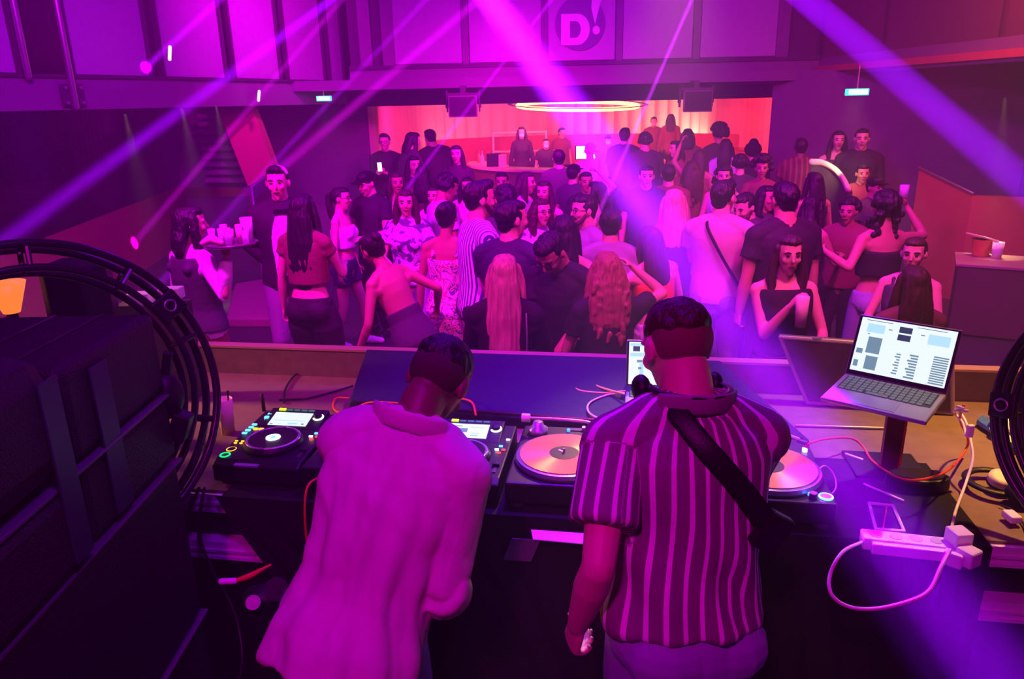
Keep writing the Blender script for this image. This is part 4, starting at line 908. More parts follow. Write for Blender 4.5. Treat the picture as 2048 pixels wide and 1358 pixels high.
# dusty case, cables, red tail at the lower left
p = Zp(470, 1262, 0.42); cs = thing('floor_case', 'dusty dark case on the floor left of the plain-shirt man', 'case', (p.x, p.y+0.05, 0.15), PHI)
MB().box((0, 0, 0.13), (0.5, 0.30, 0.26)).build('case_body', M_black, cs, bevel=0.008)
MB().box((0, -0.13, 0.262), (0.5, 0.03, 0.006)).build('case_edge', mat('dusty_edge', (0.45, 0.4, 0.45), 0.7, bump=0.5, scale=60, var=0.7), cs)
MB().box((0.05, 0.03, 0.262), (0.36, 0.2, 0.004)).build('dust_lid', mat('dusty_lid', (0.10, 0.08, 0.11), 0.8, bump=0.4, scale=40, var=0.8), cs)
cable('power_cable', [Bp(-1.06, -0.20, 1.14), Bp(-1.08, -0.24, 1.0), Bp(-1.05, -0.25, 0.86), Bp(-0.95, -0.30, 0.7), Bp(-0.9, -0.40, 0.55), Bp(-0.98, -0.48, 0.42)], 0.006, M_tube, 'black cable hanging across the pale rails at the left')
cable('power_cable', [Bp(-1.08, -0.20, 1.14), Bp(-1.14, -0.24, 0.98), Bp(-1.15, -0.30, 0.7), Bp(-1.1, -0.40, 0.5), Bp(-1.12, -0.5, 0.40)], 0.006, M_tube, 'black cable hanging close beside the speaker stack')
rt = thing('cable_tail', 'red cable tail with a pink connector below the pale rails', 'cable', (0, 0, 0))
MB().tube([Dp(470, 1162, 2.30), Dp(500, 1152, 2.31), Dp(541, 1130, 2.33)], [0.007, 0.010, 0.004], 8).build('cord', M_red, rt, smooth=True)
MB().tube([Dp(442, 1163, 2.29), Dp(470, 1162, 2.30)], 0.010, 10).build('plug', mat('pink_plug', (0.9, 0.4, 0.75), 0.4), rt, smooth=True)
ub = thing('stowed_gear', 'dark round-knobbed equipment stowed under the booth at the left', 'equipment', (0, 0, 0))
MB().ell(Dp(525, 1200, 2.34), (0.07, 0.05, 0.05)).build('gear_body', M_black, ub, smooth=True)
MB().cyl(Dp(552, 1178, 2.28), Dp(552, 1178, 2.26), 0.035, 20).build('gear_knob', M_tube, ub)
MB().cyl(Dp(506, 1205, 2.27), Dp(506, 1205, 2.25), 0.022, 20).build('gear_knob', M_steel, ub)

# ================================================================ PEOPLE
SK = {'l': mat('skin_light', (0.72, 0.44, 0.34), 0.5), 't': mat('skin_tan', (0.50, 0.28, 0.19), 0.5), 'd': mat('skin_dark', (0.16, 0.08, 0.055), 0.5)}
HC = {'k': mat('hair_black', (0.012, 0.010, 0.012), 0.5, bump=0.7, scale=60, stretch=(1, 1, 0.12)),
      'b': mat('hair_brown', (0.05, 0.025, 0.015), 0.5, bump=0.7, scale=60, stretch=(1, 1, 0.12)),
      'c': mat('hair_chestnut', (0.05, 0.03, 0.025), 0.5, bump=0.7, scale=60, stretch=(1, 1, 0.12), var=0.4),
      'y': mat('hair_blonde', (0.60, 0.42, 0.27), 0.5, bump=0.8, scale=55, stretch=(1, 1, 0.06), var=0.75),
      's': mat('hair_strawberry', (0.36, 0.19, 0.11), 0.5, bump=0.8, scale=55, stretch=(1, 1, 0.10), var=0.6)}
M_eye = mat('eye_dark', (0.02, 0.015, 0.015), 0.2); M_eyew = mat('eye_white', (0.75, 0.72, 0.72), 0.3)
M_lip = mat('lip_red', (0.42, 0.10, 0.10), 0.45); M_mask = mat('face_mask', (0.75, 0.78, 0.85), 0.8)
_face = {}
def face_mesh(kind):
    if kind in _face: return _face[kind]
    m = MB()
    if kind == 'eye_L': m.ell((-0.031, 0.0845, 0.008), (0.0125, 0.007, 0.0065), nu=10, nv=6)
    elif kind == 'eye_R': m.ell((0.031, 0.0845, 0.008), (0.0125, 0.007, 0.0065), nu=10, nv=6)
    elif kind == 'brow_L': m.tube([(-0.050, 0.079, 0.026), (-0.032, 0.089, 0.032), (-0.015, 0.092, 0.027)], [0.003, 0.0042, 0.0035], 6)
    elif kind == 'brow_R': m.tube([(0.050, 0.079, 0.026), (0.032, 0.089, 0.032), (0.015, 0.092, 0.027)], [0.003, 0.0042, 0.0035], 6)
    elif kind == 'lips': m.tube([(-0.024, 0.083, -0.056), (-0.008, 0.0925, -0.054), (0.008, 0.0925, -0.054), (0.024, 0.083, -0.056)], [(0.003, 0.002), (0.0075, 0.005), (0.0075, 0.005), (0.003, 0.002)], 8, side=(0, 0, 1))
    elif kind == 'beard':
        m.tube([(-0.066, 0.02, -0.03), (-0.058, 0.048, -0.072), (-0.03, 0.078, -0.098), (0, 0.088, -0.104), (0.03, 0.078, -0.098), (0.058, 0.048, -0.072), (0.066, 0.02, -0.03)], [0.014, 0.018, 0.020, 0.021, 0.020, 0.018, 0.014], 8)
        m.tube([(-0.03, 0.088, -0.048), (0, 0.098, -0.041), (0.03, 0.088, -0.048)], 0.006, 6)
    elif kind == 'mask':
        m.ell((0, 0.055, -0.055), (0.062, 0.056, 0.056))
    elif kind == 'glasses':
        for s in (-1, 1):
            m.tube([(s*0.033+0.021*math.cos(a*math.pi/8), 0.099, 0.008+0.017*math.sin(a*math.pi/8)) for a in range(16)], 0.0025, 6, closed=True)
            m.tube([(s*0.054, 0.098, 0.012), (s*0.076, 0.0, 0.010)], 0.0022, 6)
        m.tube([(-0.012, 0.1, 0.012), (0.012, 0.1, 0.012)], 0.0022, 6)
    mm = {'eye_L': M_eye, 'eye_R': M_eye, 'brow_L': M_eye, 'brow_R': M_eye, 'lips': M_lip, 'beard': HC['b'], 'mask': M_mask, 'glasses': M_black}[kind]
    o = m.build(kind, mm, smooth=True); me = o.data; bpy.data.objects.remove(o); _face[kind] = me
    return me
FACE_NAME = {'eye_L': 'eye', 'eye_R': 'eye', 'brow_L': 'eyebrow', 'brow_R': 'eyebrow', 'lips': 'lips', 'beard': 'beard', 'mask': 'face_mask', 'glasses': 'glasses'}

PENDING = []
def arrays(me):
    n = len(me.vertices); co = np.empty(n*3); no = np.empty(n*3)
    me.vertices.foreach_get('co', co); me.vertices.foreach_get('normal', no); return co.reshape(-1, 3), no.reshape(-1, 3)
def push(me, co, no, d):
    me.vertices.foreach_set('co', (co+no*np.asarray(d)[:, None]).ravel()); me.update()
def bake_all():
    bpy.context.view_layer.update(); dg = bpy.context.evaluated_depsgraph_get()
    done = [(o, f, bpy.data.meshes.new_from_object(o.evaluated_get(dg))) for o, f in PENDING]
    for o, f, me in done:
        o.modifiers.clear(); o.data = me
        if f: f(me)
        me.polygons.foreach_set('use_smooth', [True]*len(me.polygons)); me.update()
def remeshed(mb, name, m, parent, vox, sm=3, func=None, bake=False):
    o = mb.build(name, m, parent)
    r = o.modifiers.new('remesh', 'REMESH'); r.mode = 'VOXEL'; r.voxel_size = vox; r.use_smooth_shade = True
    s = o.modifiers.new('smooth', 'SMOOTH'); s.factor = 0.5; s.iterations = sm
    PENDING.append((o, func))
    return o

# torso cross-sections: height, y centre, half width, half depth
TOR = {'m': [(0.84, 0.0, 0.135, 0.105), (0.90, -0.005, 0.165, 0.120), (0.98, 0.0, 0.160, 0.112), (1.08, 0.005, 0.145, 0.105), (1.20, 0.01, 0.158, 0.115), (1.32, 0.01, 0.178, 0.120), (1.40, 0.0, 0.185, 0.105), (1.445, -0.005, 0.150, 0.080), (1.48, -0.01, 0.085, 0.062), (1.52, -0.005, 0.060, 0.058), (1.58, 0.01, 0.055, 0.057)],
       'f': [(0.84, 0.0, 0.130, 0.105), (0.90, -0.012, 0.170, 0.122), (0.98, -0.005, 0.155, 0.108), (1.08, 0.0, 0.118, 0.088), (1.20, 0.008, 0.132, 0.098), (1.30, 0.012, 0.145, 0.108), (1.38, 0.0, 0.150, 0.090), (1.435, -0.005, 0.130, 0.070), (1.47, -0.01, 0.070, 0.052), (1.52, -0.005, 0.048, 0.050), (1.58, 0.01, 0.045, 0.048)]}
ARM = {'down': (0.27, 0.04, 0.84), 'bent': (0.15, 0.30, 1.12), 'drink': (0.06, 0.25, 1.38), 'phone': (0.08, 0.32, 1.24), 'up': (0.30, 0.16, 1.82),
       'out': (0.62, 0.12, 1.36), 'hip': (0.21, 0.03, 1.00), 'hold': (0.12, 0.34, 1.18), 'fwd': (0.15, 0.50, 1.28), 'face': (0.10, 0.14, 1.56), 'cross': (-0.08, 0.22, 1.18), 'back': (0.10, -0.16, 1.0)}
def rotm(fwd=0, side=0, twist=0):
    return (Matrix.Rotation(math.radians(-twist), 4, 'Z') @ Matrix.Rotation(math.radians(side), 4, 'Y') @ Matrix.Rotation(math.radians(-fwd), 4, 'X'))
def ik(a, t, l1, l2, pole):
    d = t-a; L = min(d.length, (l1+l2)*0.995); d.normalize(); x = (l1*l1-l2*l2+L*L)/(2*L); h = math.sqrt(max(0, l1*l1-x*x))
    pv = pole-d*pole.dot(d); pv.normalize(); return a+d*x+pv*h, a+d*L

def hand(mb, w, d, palm_n, side, s, curl=0.6, rf=0.0085):
    """w: wrist, d: pointing direction, palm_n: normal out of the palm, side: +1 thumb along d x palm_n"""
    d = d.normalized(); palm_n = (palm_n-d*palm_n.dot(d)).normalized(); a = d.cross(palm_n)*side
    mb.tube([w-d*0.01*s, w+d*0.03*s, w+d*0.085*s], [(0.024*s, 0.017*s), (0.036*s, 0.016*s), (0.040*s, 0.013*s)], 10, side=a)
    for k, (off, ln) in enumerate(((0.030, 0.072), (0.010, 0.082), (-0.011, 0.076), (-0.030, 0.060))):
        base = w+d*0.082*s+a*off*s; c = curl*(1+0.12*k); p = [base]; ang = 0; seg = [ln*0.45, ln*0.32, ln*0.25]
        for q in seg:
            ang += c*0.9; dd = d*math.cos(ang)+palm_n*math.sin(ang)+a*off*1.2*math.cos(ang); p.append(p[-1]+dd.normalized()*q*s)
        mb.tube(p, [rf*s, rf*s, rf*0.92*s, rf*0.8*s], 7)
    b = w+d*0.025*s+a*0.030*s; t1 = b+(d*0.6+a*0.65+palm_n*0.35).normalized()*0.042*s; t2 = t1+(d*0.85+a*0.15+palm_n*0.5).normalized()*0.032*s
    mb.tube([b-a*0.012*s, t1, t2], [rf*1.35*s, rf*1.15*s, rf*s], 7)

def person(label, px, py, dep, face=0, sex='m', skin='l', hair=('short', 'k'), top=('tee', None), bottom=('trousers', None), armL='down', armR='down',
           fwd=0, side=0, twist=0, hy=0, hp=0, hr=0, z0=0.0, H=None, build=1.0, vox=None, extras=(), world=None, shoes=None, group=None, step=0.0, topopt=None, hipx=0, curl=0.55, over=None, pole=None, swk=1.0):
    """px, py: pixel of the top of the head; dep: distance along the view axis. face: 0 away, 90 to the right, 180 to the camera"""
    if world is None:
        head = Dp(px, py, dep); bx_, by_ = head.x, head.y
    else: bx_, by_ = world[:2]; head = None
    if H is None: H = head.z-z0
    if not 1.45 < H < 2.0: print('HEIGHT', label, round(H, 2))
    H = max(1.48, min(1.98, H)); s = H/1.75
    fa = math.radians(face)
    UM = rotm(fwd, side, twist)
    piv = Vector((hipx, 0, 0.95))
    def up(v): return (piv + UM.to_3x3() @ (Vector(v)-Vector((0, 0, 0.95))))*s
    # keep the head over the given pixel when leaning
    ho = up((0, 0.02, 1.70)); R_ = Matrix.Rotation(-fa, 4, 'Z')
    o3 = R_ @ Vector((ho.x, ho.y, 0))
    if world is None: bx_ -= o3.x; by_ -= o3.y
    if vox is None: vox = 0.0085 if dep < 6 else (0.0105 if dep < 9 else 0.014)
    sm = 3
    mb = MB(); T = TOR[sex]; sw = (0.185 if sex == 'm' else 0.158)*(0.6+0.4*build)*swk; bu = build
    torso = [(up((0, y, z)), a*bu*s, b*bu*s) for z, y, a, b in T]
    sv = UM.to_3x3() @ Vector((1, 0, 0))
    mb.tube([p for p, a, b in torso], [(a, b) for p, a, b in torso], 20, side=sv)
    if sex == 'f':
        for q in (-1, 1): mb.ell(up((q*0.068, 0.085, 1.27)), (0.062*s, 0.058*s, 0.060*s))
    for q in (-1, 1): mb.ell(up((q*0.075, -0.07, 0.90)), (0.085*s*bu, 0.07*s, 0.09*s))
    # head
    nb = up((0, 0.0, 1.52)); HM = UM @ (Matrix.Rotation(math.radians(-hy), 4, 'Z') @ Matrix.Rotation(math.radians(hr), 4, 'Y') @ Matrix.Rotation(math.radians(-hp), 4, 'X'))
    hs = s*(0.97 if sex == 'f' else 1.0); hc = nb+(HM.to_3x3() @ Vector((0, 0.025, 0.115)))*s
    H4 = Matrix.Translation(hc) @ HM @ Matrix.Scale(hs, 4)
    def hd(v): return H4 @ Vector(v)
    hm3 = (HM @ Matrix.Scale(hs, 4)).to_3x3()
    mb.ell(hd((0, -0.012, 0.025)), (0.076, 0.097, 0.090), hm3, 16, 12)
    hx = HM.to_3x3() @ Vector((1, 0, 0))
    mb.tube([hd(v) for v in ((0, 0.012, 0.06), (0, 0.018, 0.0), (0, 0.022, -0.05), (0, 0.038, -0.088), (0, 0.050, -0.108))], [(r[0]*hs, r[1]*hs) for r in ((0.070, 0.075), (0.069, 0.071), (0.057, 0.066), (0.040, 0.048), (0.020, 0.024))], 16, side=hx)
    mb.tube([hd((0, 0.088, 0.018)), hd((0, 0.104, -0.012)), hd((0, 0.108, -0.028))], [(0.008*hs, 0.008*hs), (0.010*hs, 0.010*hs), (0.015*hs, 0.010*hs)], 8, side=hx)
    for q in (-1, 1):
        mb.ell(hd((q*0.080, -0.010, -0.002)), (0.011, 0.020, 0.032), hm3)
        mb.ell(hd((q*0.034, 0.066, -0.022)), (0.026, 0.022, 0.024), hm3)
    mb.tube([hd((-0.048, 0.074, 0.028)), hd((0, 0.085, 0.026)), hd((0.048, 0.074, 0.028))], 0.009*hs, 8)
    mb.tube([nb-sv.cross(Vector((0, 1, 0)))*0, hd((0, -0.02, -0.06))], [0.052*s if sex == 'm' else 0.045*s, 0.054*s if sex == 'm' else 0.046*s], 12)
    # arms
    J = {}; pole_o = pole
    for q, spec, nm in ((-1, armL, 'L'), (1, armR, 'R')):
        sh = up((q*sw, -0.005, 1.405))
        if isinstance(spec, str): spec = ARM[spec]
        tgt = up((q*spec[0]/1.0, spec[1], spec[2])) if len(spec) == 3 else (Matrix.Rotation(fa, 4, 'Z') @ (Vector(spec[1:4])-Vector((bx_, by_, z0))))
        pole = UM.to_3x3() @ Vector((q*0.55, -0.6, -0.7)) if (tgt.z < sh.z+0.05) else UM.to_3x3() @ Vector((q*0.8, -0.1, -0.6))
        if pole_o and nm in pole_o: pole = UM.to_3x3() @ Vector(pole_o[nm])
        el, wr = ik(sh, tgt, 0.285*s, 0.255*s, pole); J['s'+nm], J['e'+nm], J['w'+nm] = sh, el, wr
        k = s*(1.0 if sex == 'm' else 0.84)*(0.5+0.5*bu)
        mb.ell(sh, (0.058*k, 0.055*k, 0.055*k))
        mb.tube([up((0, -0.012, 1.475)), up((q*sw*0.5, -0.010, 1.452)), sh+Vector((0, 0, 0.006*s))], [0.050*k, 0.050*k, 0.050*k], 12)
        mb.tube([up((q*sw*0.62, -0.005, 1.34)), sh.lerp(el, .18)], [0.062*k, 0.050*k], 12)
        mb.tube([sh-(el-sh).normalized()*0.02*k, sh.lerp(el, .25), sh.lerp(el, .6), el], [0.050*k, 0.050*k, 0.044*k, 0.037*k], 12)
        mb.tube([el, el.lerp(wr, .3), el.lerp(wr, .75), wr], [0.037*k, 0.041*k, 0.032*k, 0.025*k], 12)
        fd = (wr-el).normalized(); pn = UM.to_3x3() @ Vector((-q, 0.15, 0)) if abs(fd.z) > 0.7 else UM.to_3x3() @ Vector((-q*0.5, 0, -0.8))
        hand(mb, wr, fd, pn, 1 if q*1 > 0 else -1, s*(1.0 if sex == 'm' else 0.9), curl, rf=max(0.0085, vox*0.92/s))
        J['h'+nm] = wr+fd*0.09*s
    # legs
    legs = []
    for q in (-1, 1):
        hip = (Vector((hipx+q*0.088, 0, 0.90)))*s; an = Vector((q*(0.11), (-q*step), 0.085))*s
        kn, an = ik(hip, an, 0.43*s, 0.405*s, Vector((0, 1, 0)))
        k = s*(0.5+0.5*bu)*(1 if sex == 'm' else 0.97); legs.append((hip, kn, an, k))
        mb.tube([hip+Vector((0, 0, .02)), hip.lerp(kn, .3), hip.lerp(kn, .75), kn], [0.088*k, 0.083*k, 0.063*k, 0.055*k], 14)
        mb.tube([kn, kn.lerp(an, .3), kn.lerp(an, .75), an], [0.054*k, 0.058*k, 0.042*k, 0.037*k], 12)
        ft = MB(); toe = Vector((an.x+q*0.02*s, an.y+0.15*s, 0.035*s))
        mb.tube([an+Vector((0, -0.03*s, -0.035*s)), an+Vector((0, .04*s, -.035*s)), toe], [(0.034*s, 0.038*s), (0.040*s, 0.036*s), (0.036*s, 0.02*s)], 10, side=(1, 0, 0))
    body = remeshed(mb, 'person', SK[skin], None, vox, sm)
    body.location = (bx_, by_, z0); body.rotation_euler = (0, 0, -fa)
    tag(body, label, 'person', group)
    # shoes
    for (hip, kn, an, k), q in zip(legs, (-1, 1)):
        toe = Vector((an.x+q*0.02*s, an.y+0.165*s, 0.036*s))
        MB().tube([an+Vector((0, -0.045*s, -0.038*s)), an+Vector((0, .05*s, -.034*s)), toe], [(0.042*s, 0.045*s), (0.050*s, 0.045*s), (0.044*s, 0.030*s)], 12, side=(1, 0, 0)).build('shoe', shoes or M_black, body, smooth=True)
    # bottoms
    bk_, bm = bottom; bm = bm or M_blackm
    e = 0.016 if vox < 0.011 else 0.02
    def tsec(z):
        for a, b in zip(T, T[1:]):
            if a[0] <= z <= b[0]:
                t = (z-a[0])/(b[0]-a[0]); return [a[i]+(b[i]-a[i])*t for i in range(4)]
        return list(T[0] if z < T[0][0] else T[-1])
    def tpart(mb, z_0, z_1, e, n=9, flare=0.0, es=1.0):
        pp, rr_ = [], []
        for i in range(n):
            z = z_0+(z_1-z_0)*i/(n-1); _, y, a, b = tsec(z)
            if z < 0.84: a, b = T[0][2]+0.03, T[0][3]+0.03
            fl = flare*(1-i/(n-1))
            pp.append(up((0, y, z))); rr_.append(((a*bu+e+fl)*s, (b*bu+e*es+fl)*s))
        mb.tube(pp, rr_, 24, side=sv, cap=False)
    if bk_ != 'none':
        m2 = MB()
        if bk_ in ('trousers', 'jeans', 'shorts', 'wide'):
            tpart(m2, 0.86, 1.0, e, 6); m2.ell(Vector((hipx*s, -0.012*s, 0.835*s)), (0.118*s*bu, 0.112*s*bu, 0.085*s))
            frac = {'trousers': 0.93, 'jeans': 0.93, 'wide': 0.95, 'shorts': 0.0}[bk_]
            for hip, kn, an, k in legs:
                w = 0.012 if bk_ != 'wide' else 0.04
                if bk_ == 'shorts': m2.tube([hip+Vector((0, 0, .02)), hip.lerp(kn, .25), hip.lerp(kn, .42)], [0.096*k+.01, 0.095*k+.012, 0.09*k+0.018], 14, cap=False)
                else:
                    m2.tube([hip+Vector((0, 0, .02)), hip.lerp(kn, .3), hip.lerp(kn, .75), kn, kn.lerp(an, .3), kn.lerp(an, .75), kn.lerp(an, frac)],
                            [0.092*k+.012, 0.088*k+w, 0.070*k+w, 0.062*k+w, 0.063*k+w, 0.052*k+w, 0.048*k+w], 14, cap=False)
            for q in (-1, 1): m2.ell(up((q*0.075, -0.07, 0.90)), (0.092*s*bu+.01, 0.082*s, 0.095*s))
        elif bk_ in ('skirt', 'longskirt'):
            zb = 0.55 if bk_ == 'skirt' else 0.16
            lo = Vector((hipx*.3, 0, zb))*s; hi = up((0, 0, 1.03))
            ww = (0.20, 0.17) if bk_ == 'skirt' else (0.22, 0.19)
            m2.tube([lo, lo.lerp(hi, .5), up((0, -0.01, 0.90)), hi], [(ww[0]*s, ww[1]*s), (0.20*s, 0.165*s), (0.185*s, 0.145*s), (0.14*s, 0.11*s)], 20, side=(1, 0, 0), cap=False)
        remeshed(m2, {'wide': 'trousers', 'longskirt': 'skirt'}.get(bk_, bk_), bm, body, vox, sm)
    # tops
    tk, tm = top; tm = tm or M_blackm
    if tk != 'none':
        m2 = MB(); et = e+0.008
        z_lo, z_hi, slv, th = {'tee': (0.88, 1.475, 0.52, 0.016), 'long': (0.88, 1.485, 1.9, 0.014), 'jacket': (0.84, 1.50, 1.92, 0.022), 'tank': (0.90, 1.40, 0, 0), 'tube': (1.12, 1.335, 0, 0),
                               'crop': (1.10, 1.42, 0.3, 0.012), 'cropt': (1.12, 1.46, 0.5, 0.018), 'rolled': (0.86, 1.49, 1.5, 0.016), 'dress': (0.88, 1.34, 0, 0), 'vest': (0.90, 1.44, 0, 0)}[tk]
        opt = topopt or {}
        z_lo = opt.get('z_lo', z_lo); z_hi = opt.get('z_hi', z_hi); slv = opt.get('slv', slv); th = opt.get('th', th); et = opt.get('e', et)
        tpart(m2, z_lo, z_hi, et, 12, opt.get('flare', 0.01))
        if sex == 'f':
            for q in (-1, 1): m2.ell(up((q*0.068, 0.088, 1.27)), (0.074*s, 0.070*s, 0.072*s))
        if opt.get('hips'): m2.tube([up((0, -0.035, z_lo-0.01)), up((0, -0.03, 0.93)), up((0, -0.015, 1.04))], [(0.192*s*bu+0.012, 0.156*s), (0.188*s*bu+0.010, 0.146*s), (0.165*s*bu, 0.115*s)], 24, side=sv, cap=False)
        if tk in ('tank', 'vest', 'dress') and z_hi > 1.25:
            for q in (-1, 1): m2.tube([up((q*0.095, 0.075, 1.34)), up((q*0.10, 0.03, 1.455)), up((q*0.095, -0.085, 1.36))], 0.018*s if tk != 'vest' else 0.035*s, 8)
        if slv > 0:
            for nm in 'LR':
                sh, el, wr = J['s'+nm], J['e'+nm], J['w'+nm]; k = s*(1.0 if sex == 'm' else 0.84)*(0.5+0.5*bu)
                q = 1 if nm == 'R' else -1; eu = th+0.004
                m2.ell(sh, (0.054*k+eu, 0.051*k+eu, 0.051*k+eu))
                m2.tube([up((0, -0.012, 1.470)), up((q*sw*0.5, -0.010, 1.448)), sh+Vector((0, 0, 0.004*s))], [0.050*k+eu]*3, 12)
                m2.tube([up((q*sw*0.60, -0.005, 1.33)), sh.lerp(el, .2)], [0.066*k+eu, 0.050*k+eu], 12)
                if slv <= 1: m2.tube([sh, sh.lerp(el, slv*.5), sh.lerp(el, slv)], [0.052*k+th, 0.053*k+th, 0.052*k+th*1.5], 16, cap=False)
                else:
                    f2 = slv-1; m2.tube([sh, sh.lerp(el, .5), el, el.lerp(wr, f2*.5), el.lerp(wr, f2)], [0.053*k+th, 0.050*k+th, 0.043*k+th, 0.041*k+th, 0.034*k+th], 16, cap=False)
                    if 'cuff' in opt: 
                        cz = el.lerp(wr, f2); cd = (wr-el).normalized(); m2.tube([cz-cd*0.07*s, cz], 0.042*k+th+0.010, 14, cap=False)
        if opt.get('collar'):
            cpts = [up((0.073*math.cos(a), 0.068*math.sin(a)-0.012, 1.512+0.008*math.sin(a))) for a in [math.pi*2*i/24 for i in range(24)]]
            MB().tube(cpts, [(0.016*s, 0.004*s)]*24, 8, side=UM.to_3x3() @ Vector((0, 0, 1)), closed=True).build('collar', opt['collar'], body, smooth=True)
            fl = MB()
            for q in (-1, 1): fl.hexa([up(v) for v in ((q*0.072, -0.06, 1.532), (q*0.108, -0.055, 1.486), (q*0.105, 0.05, 1.475), (q*0.072, 0.04, 1.522), (q*0.076, -0.06, 1.537), (q*0.114, -0.055, 1.490), (q*0.111, 0.05, 1.479), (q*0.076, 0.04, 1.527))])
            fl.tube([up(v) for v in ((-0.098, -0.055, 1.508), (-0.055, -0.095, 1.508), (0, -0.108, 1.508), (0.055, -0.095, 1.508), (0.098, -0.055, 1.508))], [(0.027*s, 0.005*s)]*5, 8, side=UM.to_3x3() @ Vector((0, -0.3, 1)))
            fl.build('collar_fold', opt['collar'], body, smooth=True)
        elif tk in ('long', 'jacket', 'rolled'):
            m2.tube([up((0.068*math.cos(a), 0.062*math.sin(a)-0.008, 1.485)) for a in [math.pi*2*i/16 for i in range(16)]], 0.018*s, 6, closed=True)
        func = opt.get('func')
        o = remeshed(m2, {'tee': 'shirt', 'long': 'shirt', 'tank': 'tank_top', 'tube': 'tube_top', 'crop': 'crop_top', 'cropt': 'crop_top', 'rolled': 'shirt', 'jacket': 'jacket', 'dress': 'dress_bodice', 'vest': 'waistcoat'}[tk], tm, body, vox, opt.get('sm', sm), (lambda me: func(me, J, UM, s, up)) if func else None, bake=bool(func))
    if over:
        ok, om = over; m2 = MB()
        if ok == 'waistcoat':
            tpart(m2, 0.93, 1.44, e+0.026, 12, 0.01)
            for q in (-1, 1): m2.tube([up((q*0.095, 0.10, 1.34)), up((q*0.10, 0.03, 1.475)), up((q*0.095, -0.10, 1.36))], 0.040*s, 8)
            remeshed(m2, 'waistcoat', om, body, vox, sm)
        else:
            m2.tube([up((0, 0.155, 0.98)), up((0, 0.158, 1.15)), up((0, 0.165, 1.30)), up((0, 0.12, 1.44))], [(0.085*s, 0.012*s), (0.095*s, 0.012*s), (0.09*s, 0.015*s), (0.04*s, 0.02*s)], 12, side=sv)
            remeshed(m2, 'shirt_front', om, body, vox, sm)
            MB().box(up((0, 0.148, 1.45)), (0.11*s, 0.03*s, 0.04*s)).build('bow_tie', M_black, body, bevel=0.006)
    # hair
    hk, hm = hair; hm = HC[hm] if isinstance(hm, str) else hm
    if hk != 'none':
        m3 = MB(); hv_ = max(0.007, vox*0.8)
        if hk == 'fade':
            m3.ell(hd((0, -0.018, 0.052)), (0.0785, 0.096, 0.075), hm3, 18, 12)
            m4 = MB().ell(hd((0, -0.028, 0.020)), (0.0785, 0.0845, 0.074), hm3, 18, 12)
            remeshed(m4, 'hair_fade', mat('fade_'+('dark' if skin == 'd' else 'light'), (0.06, 0.03, 0.022) if skin == 'd' else (0.24, 0.13, 0.10), 0.7, bump=0.5, scale=400), body, 0.007, 1)
        else: m3.ell(hd((0, -0.026, 0.034)), (0.086, 0.098, 0.092), hm3, 16, 10)
        if hk != 'fade': m3.ell(hd((0, 0.014, 0.086)), (0.071, 0.076, 0.040), hm3, 14, 9)
        if hk == 'short': m3.ell(hd((0, 0.03, 0.088)), (0.062, 0.052, 0.032), hm3); m3.ell(hd((0, -0.06, -0.02)), (0.066, 0.045, 0.06), hm3)
        if hk == 'quiff': m3.ell(hd((0, 0.045, 0.10)), (0.055, 0.052, 0.034), hm3); m3.ell(hd((0, -0.06, -0.01)), (0.068, 0.045, 0.06), hm3)
        if hk in ('long', 'wavy', 'bob', 'vlong', 'half'):
            ln = {'long': 0.36, 'wavy': 0.34, 'bob': 0.17, 'vlong': 0.52, 'half': 0.30}[hk]; wd = 1.25 if hk == 'wavy' else 1.0
            bd = UM.to_3x3() @ Vector((0, -1, 0)); dn = UM.to_3x3() @ Vector((0, 0, -1))
            if fwd > 20: dn = (dn+Vector((0, 0, -1))).normalized()
            a0 = hd((0, -0.05, 0.05)); a1 = hd((0, -0.075, -0.04)); a2 = a1+dn*ln*0.35*s+bd*0.025*s; a3 = a1+dn*ln*0.7*s+bd*0.035*s; a4 = a1+dn*ln*s+bd*0.03*s
            m3.tube([a0, a1, a2, a3, a4], [(0.078*s, 0.06*s), (0.092*s*wd, 0.058*s), (0.105*s*wd, 0.05*s), (0.100*s*wd, 0.042*s), (0.06*s*wd, 0.02*s)], 14, side=hx)
            for q in (-1, 1):
                b0 = hd((q*0.070, 0.01, 0.05)); b1 = hd((q*0.088, 0.004, -0.03)); b2 = b1+dn*0.13*s+(UM.to_3x3() @ Vector((q*0.012, 0.0, 0)))*s; b3 = b1+dn*min(ln*.75, 0.26)*s+(UM.to_3x3() @ Vector((0, 0.035, 0)))*s
                m3.tube([b0, b1, b2, b3], [0.026*s, 0.030*s*wd, 0.034*s*wd, 0.016*s], 10)
            if hk == 'wavy':
                rnd = random.Random(int(px))
                for i in range(46):
                    t = rnd.random(); p = a1.lerp(a4, t)+hx*rnd.uniform(-0.11, 0.11)*s*(1.05-0.3*t)+bd*rnd.uniform(0, 0.05)*s; m3.tube([p, p+dn*0.05*s+hx*rnd.uniform(-.02, .02)], [0.018*s, 0.012*s], 7)
